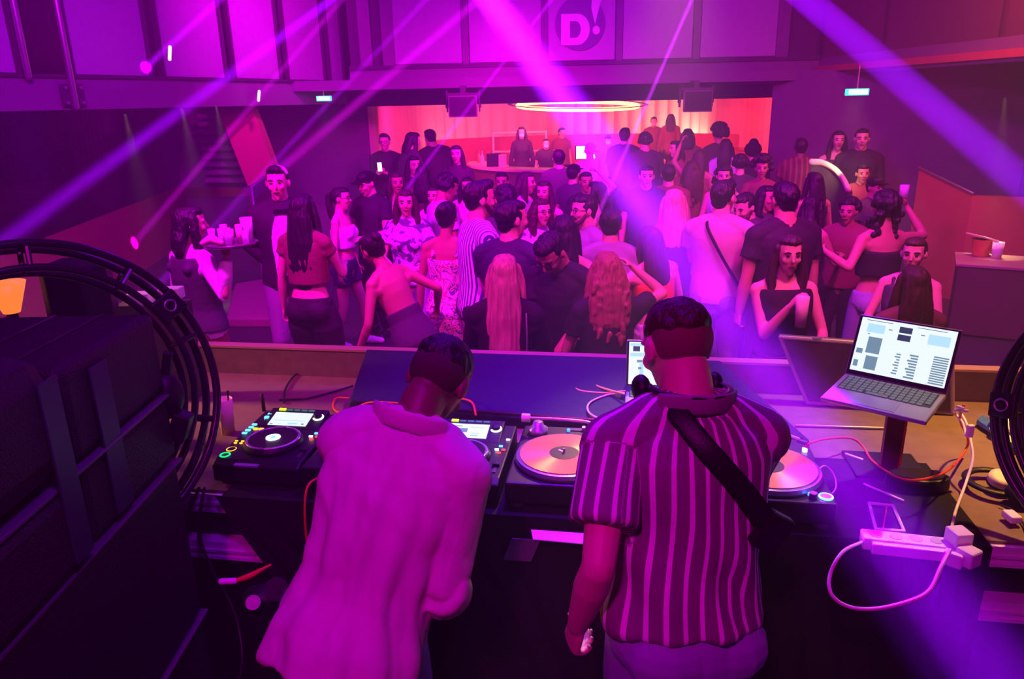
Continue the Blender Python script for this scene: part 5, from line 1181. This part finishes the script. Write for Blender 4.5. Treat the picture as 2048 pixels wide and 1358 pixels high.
        if hk in ('curly', 'afro'):
            rnd = random.Random(int(px*7)); rr2 = 0.030 if hk == 'curly' else 0.038; ex = 0.012 if hk == 'curly' else 0.045
            for i in range(70):
                th = rnd.uniform(0, 2*math.pi); ph = rnd.uniform(-0.3, 1.5); x_, y_, z_ = math.cos(th)*math.cos(ph), math.sin(th)*math.cos(ph), math.sin(ph)
                if y_ > 0.25 and z_ < 0.55: continue
                m3.ell(hd((x_*(0.078+ex), y_*(0.088+ex)-0.02, z_*(0.085+ex)+0.03)), (rr2*hs,)*3, nu=8, nv=6)
            if hk == 'curly' and sex == 'f':
                for i in range(50):
                    t = rnd.random(); q = rnd.choice((-1, 1)); m3.ell(hd((q*rnd.uniform(.05, .12), rnd.uniform(-.09, .02), -0.02-t*0.2)), (0.028*hs,)*3, nu=8, nv=6)
        if hk == 'bun': m3.ell(hd((0, -0.105, 0.075)), (0.042, 0.040, 0.040), hm3); m3.ell(hd((0, -0.06, -0.02)), (0.064, 0.04, 0.05), hm3)
        if hk == 'pony':
            m3.ell(hd((0, -0.06, -0.01)), (0.066, 0.042, 0.055), hm3)
            m3.tube([hd((0, -0.10, 0.06)), hd((0, -0.145, 0.03)), hd((0.0, -0.15, -0.06)), hd((0, -0.13, -0.20)), hd((0, -0.11, -0.30))], [0.02*s, 0.034*s, 0.040*s, 0.036*s, 0.012*s], 10)
        if hk in ('cap', 'fedora'): m3.ell(hd((0, -0.05, -0.01)), (0.072, 0.05, 0.06), hm3)
        def hairf(me, kk=hk):
            amp = 0.006 if kk in ('short', 'quiff', 'fade') else 0.005
            zz = 10 if kk in ('long', 'vlong', 'half', 'pony', 'bun') else 32
            co, no = arrays(me)
            push(me, co, no, [amp*noise.noise(Vector((c[0]*45, c[1]*45, c[2]*zz))) for c in co])
        remeshed(m3, 'hair', hm, body, hv_, 1, hairf if dep < 7.5 else None)
        if hk == 'cap':
            c = MB().ell(hd((0, -0.012, 0.055)), (0.088, 0.105, 0.078), hm3, 18, 10); c.ell(hd((0, 0.115, 0.058)), (0.062, 0.07, 0.010), hm3, 16, 6)
            remeshed(c, 'cap', M_blackm, body, hv_, 1)
        if hk == 'fedora':
            c = MB().tube([hd((0, -0.01, 0.055)), hd((0, -0.01, 0.10)), hd((0, -0.01, 0.155))], [(0.095*s, 0.11*s), (0.088*s, 0.10*s), (0.07*s, 0.085*s)], 18, side=hx)
            c.tube([hd((0, 0, 0.048)), hd((0, 0, 0.056))], [(0.13*s, 0.155*s)]*2, 20, side=hx); c.build('hat', M_blackm, body, smooth=True)
    # face
    toward = math.cos(math.radians(face+twist+hy)) < 0.35
    kinds = ['eye_L', 'eye_R', 'brow_L', 'brow_R', 'lips'] if toward and dep < 12 else []
    kinds += [x for x in extras if x in FACE_NAME]
    if 'mask' in kinds: kinds = [k for k in kinds if k != 'lips']
    for kd in kinds:
        f = bpy.data.objects.new(FACE_NAME[kd], face_mesh(kd)); COL.objects.link(f); f.parent = body; f.matrix_local = H4
    R0_ = Matrix.Translation((bx_, by_, z0)) @ Matrix.Rotation(-fa, 4, 'Z')
    W_ = {k: R0_ @ v for k, v in J.items()}; W_['head'] = R0_ @ hc; W_['up'] = lambda v: R0_ @ up(v); W_['M'] = R0_; W_['UM'] = UM; W_['s'] = s; W_['body'] = body; W_['hd'] = hd; W_['upl'] = up
    return W_

C_ = lambda n, c, r=0.8: mat(n, c, r, bump=0.2, scale=35)
navy = C_('cloth_navy', (0.03, 0.03, 0.08)); white = C_('cloth_white', (0.82, 0.80, 0.84)); grey = C_('cloth_grey', (0.25, 0.24, 0.28)); black = C_('cloth_black', (0.018, 0.016, 0.02))
charcoal = C_('cloth_charcoal', (0.06, 0.055, 0.07)); denim = C_('denim_light', (0.32, 0.36, 0.55)); denimd = C_('denim_dark', (0.06, 0.07, 0.16)); beige = C_('cloth_beige', (0.50, 0.42, 0.36)); pinkc = C_('cloth_pink', (0.75, 0.40, 0.50))
redc = C_('cloth_red', (0.80, 0.08, 0.04)); lilac = C_('cloth_lilac', (0.62, 0.55, 0.75)); brown = C_('cloth_brown', (0.16, 0.09, 0.06)); wine = C_('cloth_wine', (0.22, 0.04, 0.07))
floral = blotch('floral_dress', [(0.85, 0.7, 0.75), (0.55, 0.1, 0.25), (0.9, 0.8, 0.6), (0.12, 0.12, 0.25), (0.85, 0.6, 0.8)], 11)
tiedye = blotch('printed_tee', [(0.62, 0.58, 0.75), (0.60, 0.56, 0.72), (0.10, 0.08, 0.18)], 8)
finestripe = stripes('stripe_shirt', (0.85, 0.83, 0.9), (0.06, 0.05, 0.25), 0.026, 0.42)
plaid = stripes('plaid_shirt', (0.14, 0.04, 0.04), (0.30, 0.10, 0.07), 0.07, 0.35)

P = person
# --- the two at the decks
def plain_func(me, J, UM, s, up):
    inv = np.array(UM.to_3x3().inverted()); o = np.array(up((0, 0, 0.95))); co, no = arrays(me)
    q = (co-o) @ inv.T; a = np.arctan2(q[:, 0], -q[:, 1]); arm = np.abs(q[:, 0]) > 0.20*s
    k = np.clip((0.60*s-q[:, 2])/(0.45*s), 0, 1)
    d = 0.007*k*np.sin(a*11+q[:, 2]*3+0.8*np.sin(q[:, 2]*7)) + 0.003*np.sin(a*6-q[:, 2]*12)
    d += np.array([0.012*noise.noise(Vector((x*7+z*3, y*7, z*5)))+0.004*noise.noise(Vector((x*18+z*10, y*16, z*14))) for x, y, z in q])
    d += np.array([0.006*(0.5-abs(noise.noise(Vector((x*16+z*6, y*16, z*6+3))))*1.6) for x, y, z in q])
    push(me, co, no, 0.010+np.maximum(-0.010, d)*np.where(arm, 0.7, 1))
shirt1 = mat('plain_shirt', (0.66, 0.50, 0.52), 0.8, bump=0.12, scale=260)
A = P('man in a plain light shirt seen from behind, leaning over the left media player', 0, 0, 2.0, face=8, world=(-0.425, 1.62), z0=0.15, H=1.76, skin='d', hair=('fade', 'k'),
      top=('rolled', shirt1), bottom=('trousers', denim), fwd=24, side=12, twist=9, hy=9, hp=22, swk=0.88, build=0.96, vox=0.0055,
      armL=(0.02, 0.42, 1.15), armR=(0.165, 0.27, 1.06), pole=dict(L=(0.0, -0.2, -1), R=(0.1, -1, -0.3)), topopt=dict(hips=1, z_lo=0.86, e=0.018, th=0.016, slv=1.13, flare=0.02, func=plain_func, cuff=1, collar=shirt1, sm=9))
def stripe_func(me, J, UM, s, up):
    m3_ = UM.to_3x3(); inv = np.array(m3_.inverted()); o = np.array(up((0, 0, 0.95))); co, no = arrays(me)
    q = (co-o) @ inv.T; a = np.arctan2(q[:, 0], -q[:, 1])
    w = 0.005*np.sin(q[:, 2]*9+1)+0.003*np.sin(q[:, 2]*19+q[:, 0]*8)
    val = 5.02+a*0.165+w; best = np.full(len(co), 9.0); k = np.ones(len(co))
    for a0, b0 in ((J['sL'], J['eL']), (J['sR'], J['eR'])):
        A0 = np.array(a0); ab = np.array(b0-a0); L2 = ab @ ab; t = (co-A0) @ ab/L2
        dd = np.linalg.norm(co-(A0+np.clip(t, 0, 1.3)[:, None]*ab), axis=1)
        ax = (b0-a0).normalized(); ref = m3_ @ Vector((0, 1, 0)); ref = (ref-ax*ref.dot(ax)).normalized(); o2 = ax.cross(ref)
        ang = np.arctan2((co-A0) @ np.array(o2), (co-A0) @ np.array(ref))
        sel = (t > 0.05) & (dd < 0.095*s) & (dd < best) & (np.abs(q[:, 0]) > 0.165*s+0.04*np.clip(t, 0, 1)*0)
        val = np.where(sel, ang*0.088+5.0+w, val); best = np.where(sel, dd, best); k = np.where(sel, 0.5, k)
    low = np.clip((0.42*s-q[:, 2])/(0.3*s), 0, 1)
    d = 0.006*low*np.sin(a*8+q[:, 2]*15)+0.005*low*np.sin(q[:, 2]*30+a*4)
    d += np.array([0.010*noise.noise(Vector((x*8, y*8, z*6))) for x, y, z in q])
    at = me.attributes.new('stripe', 'FLOAT', 'POINT'); at.data.foreach_set('value', val.astype(np.float32))
    push(me, co, no, 0.009+np.maximum(-0.009, d)*k)
shirt2 = stripes('wide_stripe_shirt', (0.22, 0.10, 0.20), (0.92, 0.75, 0.9), 0.043, 0.27, attr='stripe')
B = P('man in a dark shirt with pale vertical stripes, headphones round his neck, seen from behind', 0, 0, 1.9, face=-4, world=(0.425, 1.62), z0=0.15, H=1.79, skin='l', hair=('fade', 'b'),
      top=('tee', shirt2), bottom=('jeans', denim), fwd=12, side=4, twist=-10, hy=-4, hp=14, build=1.10, vox=0.0055,
      armL=(0.27, 0.03, 0.95), armR=(0.12, 0.42, 1.18), pole=dict(L=(-0.3, -1, 0)), topopt=dict(z_lo=0.955, e=0.02, th=0.015, slv=0.66, flare=0.01, func=stripe_func, collar=mat('collar_plum', (0.30, 0.16, 0.28), 0.75, bump=0.1), sm=8), curl=1.0)
# headphones round the neck and cross-body strap with pouch
up_ = B['upl']; bd = B['body']
MB().tube([up_((0.098*math.cos(math.radians(a)), -0.015+0.092*math.sin(math.radians(a)), 1.538+0.012*math.sin(math.radians(a)))) for a in range(160, 385, 15)], [(0.005, 0.009)]*16, 8, side=(0, 0, 1)).build('neck_headphones', M_tube, bd, smooth=True)
for q in (-1, 1): MB().ell(up_((q*0.10, 0.045, 1.530)), (0.025, 0.036, 0.036)).build('headphone_cup', M_black, bd, smooth=True)
st_ = [up_(v) for v in ((-0.085, 0.02, 1.515), (-0.075, -0.075, 1.500), (-0.03, -0.152, 1.42), (0.045, -0.178, 1.33), (0.11, -0.178, 1.25), (0.17, -0.14, 1.19), (0.225, -0.05, 1.15))]
MB().tube(spline(st_, 6), [(0.026, 0.004)]*37, 8, side=UMs if False else (1, 0, 0.55)).build('bag_strap', M_black, bd, smooth=True)
MB().box(up_((0.135, -0.165, 1.215)), (0.07, 0.04, 0.10), Matrix.Rotation(0.55, 3, 'Y')).build('strap_pouch', M_black, bd, bevel=0.01)

# --- nearest of the crowd
w1 = P('waiter with dark waistcoat and pale sleeves carrying a tray of glasses, seen from behind', 375, 415, 5.0, face=35, sex='f', hair=('bob', 'k'), top=('long', white), bottom=('trousers', wine), armL='down', armR=('w', *(Dp(452, 512, 4.9))), hy=25, over=('waistcoat', charcoal))
v = MB(); 
P('man with white shirt, open dark jacket and black bow tie beside the waiter', 553, 334, 6.0, face=165, top=('jacket', black), over=('front', white), bottom=('trousers', grey), armL=(0.05, 0.22, 1.1), armR='back', hair=('quiff', 'k'), hy=10)
P('woman with long black hair and bare waist, seen from behind, right of the bow-tie man', 603, 390, 5.5, face=15, sex='f', hair=('vlong', 'k'), top=('crop', wine), bottom=('wide', black), armR='hold')
P('woman with white strapless top, dark shorts and white trainers, facing right', 680, 375, 7.3, face=100, sex='f', hair=('pony', 'k'), top=('tube', white), bottom=('shorts', navy), shoes=white, armL='down', armR='down', step=0.14, extras=('glasses',))
P('man in black cap and black shirt behind the white-topped woman', 735, 342, 7.6, face=215, hair=('cap', 'k'), top=('tee', black), armL='bent', armR='bent', hp=15)
P('woman in backless dark dress dancing bent forward with arm swung to the left', 735, 432, 5.0, face=-50, sex='f', skin='t', hair=('bun', 'k'), top=('dress', charcoal), bottom=('skirt', black), fwd=22, side=-8, armL=(0.34, 0.24, 1.0), armR=(0.40, 0.1, 1.05), H=1.62, topopt=dict(z_hi=1.16))
P('woman in printed lilac tee and pale jeans with hands at her waist', 810, 380, 6.5, face=175, sex='f', hair=('long', 'c'), top=('tee', tiedye), bottom=('jeans', denim), armL='bent', armR='bent')
P('person with dark curls and pale shirt behind the printed-tee woman', 885, 350, 7.0, face=60, hair=('curly', 'k'), top=('tee', lilac), skin='t', hp=20)
P('woman in a long floral dress with bare shoulders, seen from behind', 892, 405, 5.5, face=12, sex='f', hair=('bun', 'k'), top=('dress', floral), bottom=('longskirt', floral), armL='down', armR='down', skin='t')
P('dark-haired man in a blue and white pinstriped shirt, facing right', 958, 364, 5.2, face=70, hair=('quiff', 'k'), top=('rolled', finestripe), bottom=('trousers', black), armL='down', armR=(0.2, 0.25, 1.0), extras=('beard',), build=1.02)
P('man in a dark and white colour-block sweater, seen from behind', 1020, 403, 4.8, face=25, hair=('short', 'k'), top=('tee', stripes('block_sweater', (0.03, 0.02, 0.07), (0.72, 0.68, 0.78), 2.46, 0.5, 'Z')), bottom=('trousers', black), armL='hold', armR='hold', hy=35)
P('smiling woman with glasses in a patterned top looking right', 1082, 398, 6.2, face=150, sex='f', hair=('wavy', 'b'), top=('tee', tiedye), bottom=('jeans', denimd), armL='bent', armR='bent', extras=('glasses',))
b1 = P('woman with long straight blonde hair and dark jacket, seen from behind', 1008, 512, 3.95, face=5, sex='f', hair=('vlong', 'y'), top=('jacket', black), bottom=('trousers', black), armL='hold', armR='hold')
MB().tube([b1['upl'](v) for v in ((0.13, -0.10, 1.44), (0.135, -0.135, 1.30), (0.13, -0.145, 1.10), (0.15, -0.14, 0.92))], 0.006, 6).build('bag_chain', M_steel, b1['body'], smooth=True)
g1 = P('man with dark fringe and glasses bending down over his phone', 1105, 492, 4.3, face=215, skin='t', hair=('short', 'k'), top=('tee', black), bottom=('trousers', black), fwd=18, side=0, hp=22, armL=(0.05, 0.36, 1.05), armR=(0.10, 0.34, 1.0), H=1.74, extras=('glasses',))
s1 = P('woman with thick wavy strawberry hair, seen from behind', 1215, 506, 4.05, face=-5, sex='f', hair=('wavy', 's'), top=('tee', black), bottom=('trousers', black), armL='bent', armR=(0.20, 0.20, 1.62))
P('woman in red crop top and lilac trousers dancing in the beam', 1300, 452, 5.1, face=-15, sex='f', hair=('long', 'c'), top=('tube', redc), bottom=('trousers', lilac), armL='out', armR='bent', side=-6)
P('bearded man with glasses in a grey shirt looking left', 1168, 392, 5.7, face=245, hair=('short', 'k'), top=('tee', grey), bottom=('jeans', denimd), armL='bent', armR='bent', extras=('glasses', 'beard'), build=1.1)
P('dark-haired woman behind the phone man, seen from behind', 1128, 432, 4.9, face=5, sex='f', hair=('long', 'k'), top=('tank', wine), bottom=('trousers', black), armR=(0.30, 0.02, 1.0))
P('dark-haired person with head down left of the bright beam', 1222, 415, 5.2, face=10, hair=('short', 'k'), top=('tee', grey), bottom=('trousers', black), fwd=10, skin='t')
P('woman with long blonde hair and bare shoulders, seen from behind, in the beam', 1350, 380, 5.8, face=5, sex='f', hair=('long', 'y'), top=('tank', navy), bottom=('jeans', denimd), armR='down')
h1 = P('man in a pale tee with a dark cross-body strap, seen from behind', 1448, 362, 5.5, face=30, hair=('short', 'k'), top=('tee', beige), bottom=('trousers', grey), armL='hold', armR='hold', hy=20, build=1.05)
MB().tube(spline([h1['upl'](v) for v in ((-0.09, 0.02, 1.50), (-0.06, -0.125, 1.44), (0.06, -0.165, 1.25), (0.19, -0.12, 1.03))], 5), [(0.012, 0.003)]*16, 6, side=(1, 0, 0.5)).build('bag_strap', M_black, h1['body'], smooth=True)
g2 = P('bearded man looking down at the glass he holds', 1497, 384, 6.0, face=235, hair=('short', 'k'), top=('jacket', charcoal), bottom=('jeans', denim), armL=(0.05, 0.36, 1.2), armR=(0.08, 0.34, 1.25), extras=('beard',), hp=18)
P('broad man in a black tee, seen from behind, right of the glass holder', 1572, 366, 5.2, face=-12, skin='t', hair=('short', 'k'), top=('tee', black), bottom=('trousers', black), build=1.22, armL='down', armR='down')
g3 = P('woman in black tank top sipping from a tall cup, facing the camera', 1580, 472, 4.25, face=182, sex='f', hair=('long', 'c'), top=('crop', black), bottom=('trousers', black), armL='bent', armR=(0.03, 0.22, 1.36), build=1.06, topopt=dict(slv=0, z_lo=1.02))
g4 = P('bare-backed woman in strapless black top and jeans with both arms raised', 1772, 386, 5.5, face=-8, sex='f', skin='t', hair=('curly', 'k'), top=('tube', black), bottom=('jeans', denim), armL=(0.42, 0.08, 1.32), armR=(0.34, 0.22, 1.60), build=1.08)
P('woman with dark bun turning her face to the left, right side of the crowd', 1832, 476, 4.6, face=215, sex='f', hair=('bun', 'b'), top=('tank', charcoal), bottom=('trousers', black), armL='hold', armR='bent')
P('person with long dark hair and brown top close behind the right laptop', 1832, 534, 4.0, face=5, sex='f', hair=('long', 'b'), top=('long', brown), bottom=('trousers', black), armL='bent', armR='bent')
P('bare-shouldered woman between the broad man and the arms-up woman', 1628, 392, 6.2, face=60, sex='f', skin='t', hair=('bob', 'k'), top=('tank', black), bottom=('trousers', black), armL='down', armR='hold')
P('person with dark messy hair left of the arms-up woman', 1700, 400, 6.4, face=220, hair=('curly', 'k'), top=('tee', wine), bottom=('trousers', black), skin='t')
# --- middle rows
P('man with round face and short hair by the right stair wall', 1727, 330, 8.8, face=190, hair=('short', 'k'), top=('tee', wine), skin='t', armL='bent')
P('man in black cap below the right stair wall', 1752, 356, 7.8, face=160, hair=('cap', 'k'), top=('tee', charcoal), skin='t')
P('woman with dark curls and pale scarf in the middle of the crowd', 1448, 333, 8.2, face=190, sex='f', hair=('curly', 'k'), top=('tank', lilac), armL='bent')
P('woman with high afro hair left of the plaid man', 1525, 318, 8.8, face=195, sex='f', skin='t', hair=('afro', 'k'), top=('tee', wine), armR='bent')
P('tall man in a plaid shirt standing above the others at the right', 1603, 277, 10.2, face=10, skin='d', hair=('short', 'k'), top=('tee', plaid), build=1.1, armL='bent', armR=(0.3, 0.3, 1.2))
P('smiling man in the violet beam', 1294, 332, 8.0, face=185, hair=('short', 'k'), top=('tee', navy), build=1.08, armL='bent')
P('woman with small lit face left of the pinstriped man', 935, 354, 8.2, face=190, sex='f', hair=('long', 'k'), top=('tee', pinkc))
P('man with lit forehead behind the smiling woman', 1003, 345, 8.4, face=185, hair=('short', 'k'), top=('tee', charcoal), skin='t')
P('woman with side-lit face and wavy hair behind the smiling woman', 1052, 344, 7.8, face=110, sex='f', hair=('wavy', 'c'), top=('tee', pinkc))
P('woman with blond hair just behind the smiling woman', 1088, 362, 7.4, face=200, sex='f', hair=('long', 'c'), top=('tank', wine))
P('woman with hair up and round face under the bar counter', 1172, 344, 8.2, face=175, sex='f', skin='t', hair=('bun', 'k'), top=('tee', black), armL=(0.12, 0.2, 1.75))
P('dark-haired person with head turned left near the thin beam', 1194, 364, 7.3, face=300, sex='f', hair=('bob', 'k'), top=('tank', wine), skin='t')
P('man in cap with his hand in the air near the thin beam', 1148, 330, 9.0, face=40, hair=('cap', 'k'), top=('tee', charcoal), armR='up')
P('woman dark hair at the left of the middle rows', 826, 312, 9.2, face=150, sex='f', hair=('long', 'k'), top=('tee', charcoal))
P('woman with long dark hair standing left of the bar counter', 912, 291, 10.2, face=185, sex='f', hair=('long', 'k'), top=('long', black))
ph = P('man in black shirt with a lit phone, far left by the side counter', 768, 268, 12.0, face=185, hair=('quiff', 'k'), top=('long', black), bottom=('trousers', black), armR=(0.05, 0.3, 1.25), armL=(0.05, 0.3, 1.22), extras=('glasses',), z0=0.0)
P('broad man in dark clothes leaning over his neighbour left of the bar', 858, 252, 12.2, face=-30, hair=('short', 'k'), top=('jacket', black), build=1.3, fwd=6, side=-6)
P('dark-dressed person tucked against the broad man left of the bar', 826, 264, 11.5, face=60, hair=('bob', 'k'), top=('jacket', charcoal), build=1.1, fwd=8)
P('person with raised shoulders behind the curly-haired one', 845, 330, 8.6, face=10, sex='f', hair=('long', 'k'), top=('tee', wine), skin='t')
P('tall dark figure in front of the bar counter, centre', 1118, 300, 10.0, face=0, hair=('short', 'k'), top=('tee', charcoal))
P('man with bald lit head in front of the till screen', 1180, 286, 11.0, face=0, hair=('fade', 'b'), top=('tee', lilac), build=1.0)
P('person waiting at the bar in dark clothes right of the till screen', 1250, 256, 12.3, face=20, hair=('short', 'k'), top=('jacket', black), z0=0.0)
P('wide-shouldered dark figure at the bar right of the till screen', 1290, 268, 11.6, face=-10, hair=('curly', 'k'), top=('jacket', charcoal), build=1.25, z0=0.0)
P('person with tilted head at the right end of the bar', 1352, 282, 11.2, face=250, sex='f', hair=('bob', 'k'), top=('tee', wine))
P('person in front of the bright curtain, left of the hat wearer', 1376, 258, 12.5, face=10, hair=('bob', 'k'), top=('tee', wine), z0=0.0)
P('tall person with bulky hair before the bright curtain', 1438, 253, 12.2, face=-10, hair=('afro', 'k'), top=('tee', charcoal), z0=0.0)
P('woman with dark hair right of the bar in the middle rows', 1452, 278, 11.0, face=20, sex='f', hair=('long', 'k'), top=('tee', lilac))
P('man in a dark brimmed hat before the bright curtain', 1507, 290, 11.0, face=0, hair=('fedora', 'k'), top=('tee', black))
P('dancer in wine top in the middle of the crowd under the bar', 1400, 300, 9.6, face=30, sex='f', hair=('long', 'c'), top=('tank', wine), skin='t', armL='up')
P('dancer with dark hair left of the curly woman', 1385, 322, 8.6, face=0, sex='f', hair=('wavy', 'b'), top=('tee', wine))
P('dark-haired dancer just left of the afro-haired woman', 1482, 312, 9.4, face=20, hair=('curly', 'k'), top=('tee', charcoal))
P('dark figure filling the gap right of the violet beam', 1338, 330, 8.4, face=10, hair=('short', 'k'), top=('tee', wine), build=1.1)
P('woman with dark long hair beside the plaid man, seen from behind', 1630, 345, 7.6, face=-10, sex='f', hair=('long', 'k'), top=('tank', black), skin='t')
P('dark-haired person right behind the curly-haired one at the left', 868, 372, 7.8, face=200, sex='f', hair=('wavy', 'k'), top=('tee', pinkc))
P('dancer with face half hidden behind the cap man', 792, 345, 8.0, face=160, sex='f', hair=('long', 'c'), top=('tank', wine), skin='t')
P('dark dancer right of the floral dress behind the pinstriped man', 1010, 375, 6.6, face=0, hair=('curly', 'k'), top=('tee', charcoal))
P('woman with pale top between the bearded men', 1535, 372, 6.6, face=150, sex='f', skin='t', hair=('bob', 'k'), top=('tee', charcoal), armR='bent')
# faint couple by the right wall
P('faint woman standing by the right wall under the exit sign', 1678, 262, 10.1, face=190, sex='f', hair=('long', 'k'), top=('tank', charcoal))
P('faint taller figure beside her at the right wall', 1726, 258, 9.7, face=200, hair=('short', 'k'), top=('jacket', black), build=1.1)
# behind the bar
P('bartender with long hair and pale face mask behind the counter', 1043, 254, 16.6, face=180, sex='f', hair=('long', 'k'), top=('long', black), extras=('mask',))
P('shorter bartender with face mask bending over the counter', 1092, 271, 16.3, face=180, hair=('short', 'k'), top=('tee', black), extras=('mask',), H=1.58)
P('small bartender in pale mask right of the till screen', 1216, 268, 16.8, face=180, hair=('cap', 'k'), top=('tee', charcoal), extras=('mask',), H=1.6)
P('faint barkeeper at the back shelf left of the till screen', 1124, 256, 18.0, face=150, hair=('short', 'k'), top=('tee', wine))
P('backlit person on the raised area behind the bar, right, hair down', 1342, 228, 17.5, face=10, sex='f', hair=('long', 'k'), top=('jacket', wine), z0=0.3)
P('backlit person with mask on the raised area behind the bar', 1308, 234, 17.8, face=190, hair=('short', 'k'), top=('tee', wine), z0=0.3, extras=('mask',))
struct('floor_riser', MB().box((Dp(1325, 300, 17.5).x, 18.75, 0.15), (1.8, 1.0, 0.30)), M_dark)

# --- things held
def glass_at(p, h, r, m, label, name='drinking_glass', cat='glass', group=None, rot=(0, 0, 0)):
    o = MB().lathe([(0, 0), (r*.8, 0), (r, h), (r*.9, h), (r*.72, h*.06), (0, h*.06)], n=16).build(name, m, smooth=True); o.location = p; o.rotation_euler = rot; return tag(o, label, cat, group)
glass_at(g3['hR']+Vector((0.0, -0.05, -0.16)), 0.17, 0.036, M_cream, 'tall pale cup held by the woman in the black tank top', 'tall_cup', 'cup')
glass_at(g2['hR']+Vector((0, -0.02, -0.04)), 0.10, 0.04, M_glass, 'glass of ice held by the bearded man')
glass_at(g4['hR']+Vector((0, -0.02, 0.0)), 0.10, 0.035, M_glass, 'glass raised by the bare-backed woman')
o = thing('smartphone', 'phone with a bright screen in the bending man\'s hand', 'phone', g1['hL']+Vector((-0.03, -0.05, 0.0)), rot=(1.0, 0.2, 0.5))
MB().box((0, 0, 0), (0.075, 0.15, 0.009)).build('case', M_black, o, bevel=0.003); screen(o, 0.068, 0.14, [(0.1, .55, .9, .9, 3), (.15, .1, .5, .45, 1), (.55, .1, .9, .45, 2)], z=0.0055)
o = thing('smartphone', 'tiny lit phone held by the man at the far left', 'phone', ph['hR']+Vector((0.0, -0.06, 0.03)), rot=(1.2, 0, 0.3))
MB().box((0, 0, 0), (0.075, 0.15, 0.009)).build('case', M_black, o); MB().box((0, 0, 0.006), (0.066, 0.14, 0.002)).build('screen', emis('phone_warm', (1.0, 0.7, 0.6), 3), o)
# tray with glasses
tp_ = Dp(460, 490, 4.9); ty = thing('serving_tray', 'round tray crowded with glasses and bottles held by the waiter', 'tray', tp_)
MB().lathe([(0, 0), (0.16, 0), (0.175, 0.02), (0.17, 0.02), (0.155, 0.006), (0, 0.006)], n=32).build('tray_dish', M_steel, ty, smooth=True)
rnd = random.Random(3); k = 0
TL = ['tall clear glass at the left rim of the tray', 'short glass with pale drink on the tray', 'glass with yellow rim at the centre of the tray', 'tumbler at the front of the tray', 'glass beside the white carafe on the tray', 'small dark glass at the middle of the tray', 'glass at the right rim of the tray']
for (x, y) in ((-0.11, 0.0), (-0.055, 0.07), (-0.03, -0.04), (0.03, -0.10), (0.06, 0.03), (0.005, 0.015), (0.12, -0.04)):
    glass_at(tp_+Vector((x, y, 0.007)), 0.09+0.05*rnd.random(), 0.024, [M_glass, M_cream, M_white][k % 3], TL[k], group='glasses on the serving tray'); k += 1
glass_at(tp_+Vector((0.10, 0.07, 0.007)), 0.16, 0.04, M_white, 'white carafe at the right of the tray', 'carafe', 'carafe', 'glasses on the serving tray')
o = MB().tube([(-0.12, 0, 0), (-0.06, 0, 0.03), (0.0, 0, 0.0)], [0.02, 0.035, 0.02], 10).build('napkin_fold', M_cream, smooth=True); o.location = tp_+Vector((-0.02, -0.09, 0.03)); tag(o, 'pale folded napkin at the front left of the tray', 'napkin')
bake_all()
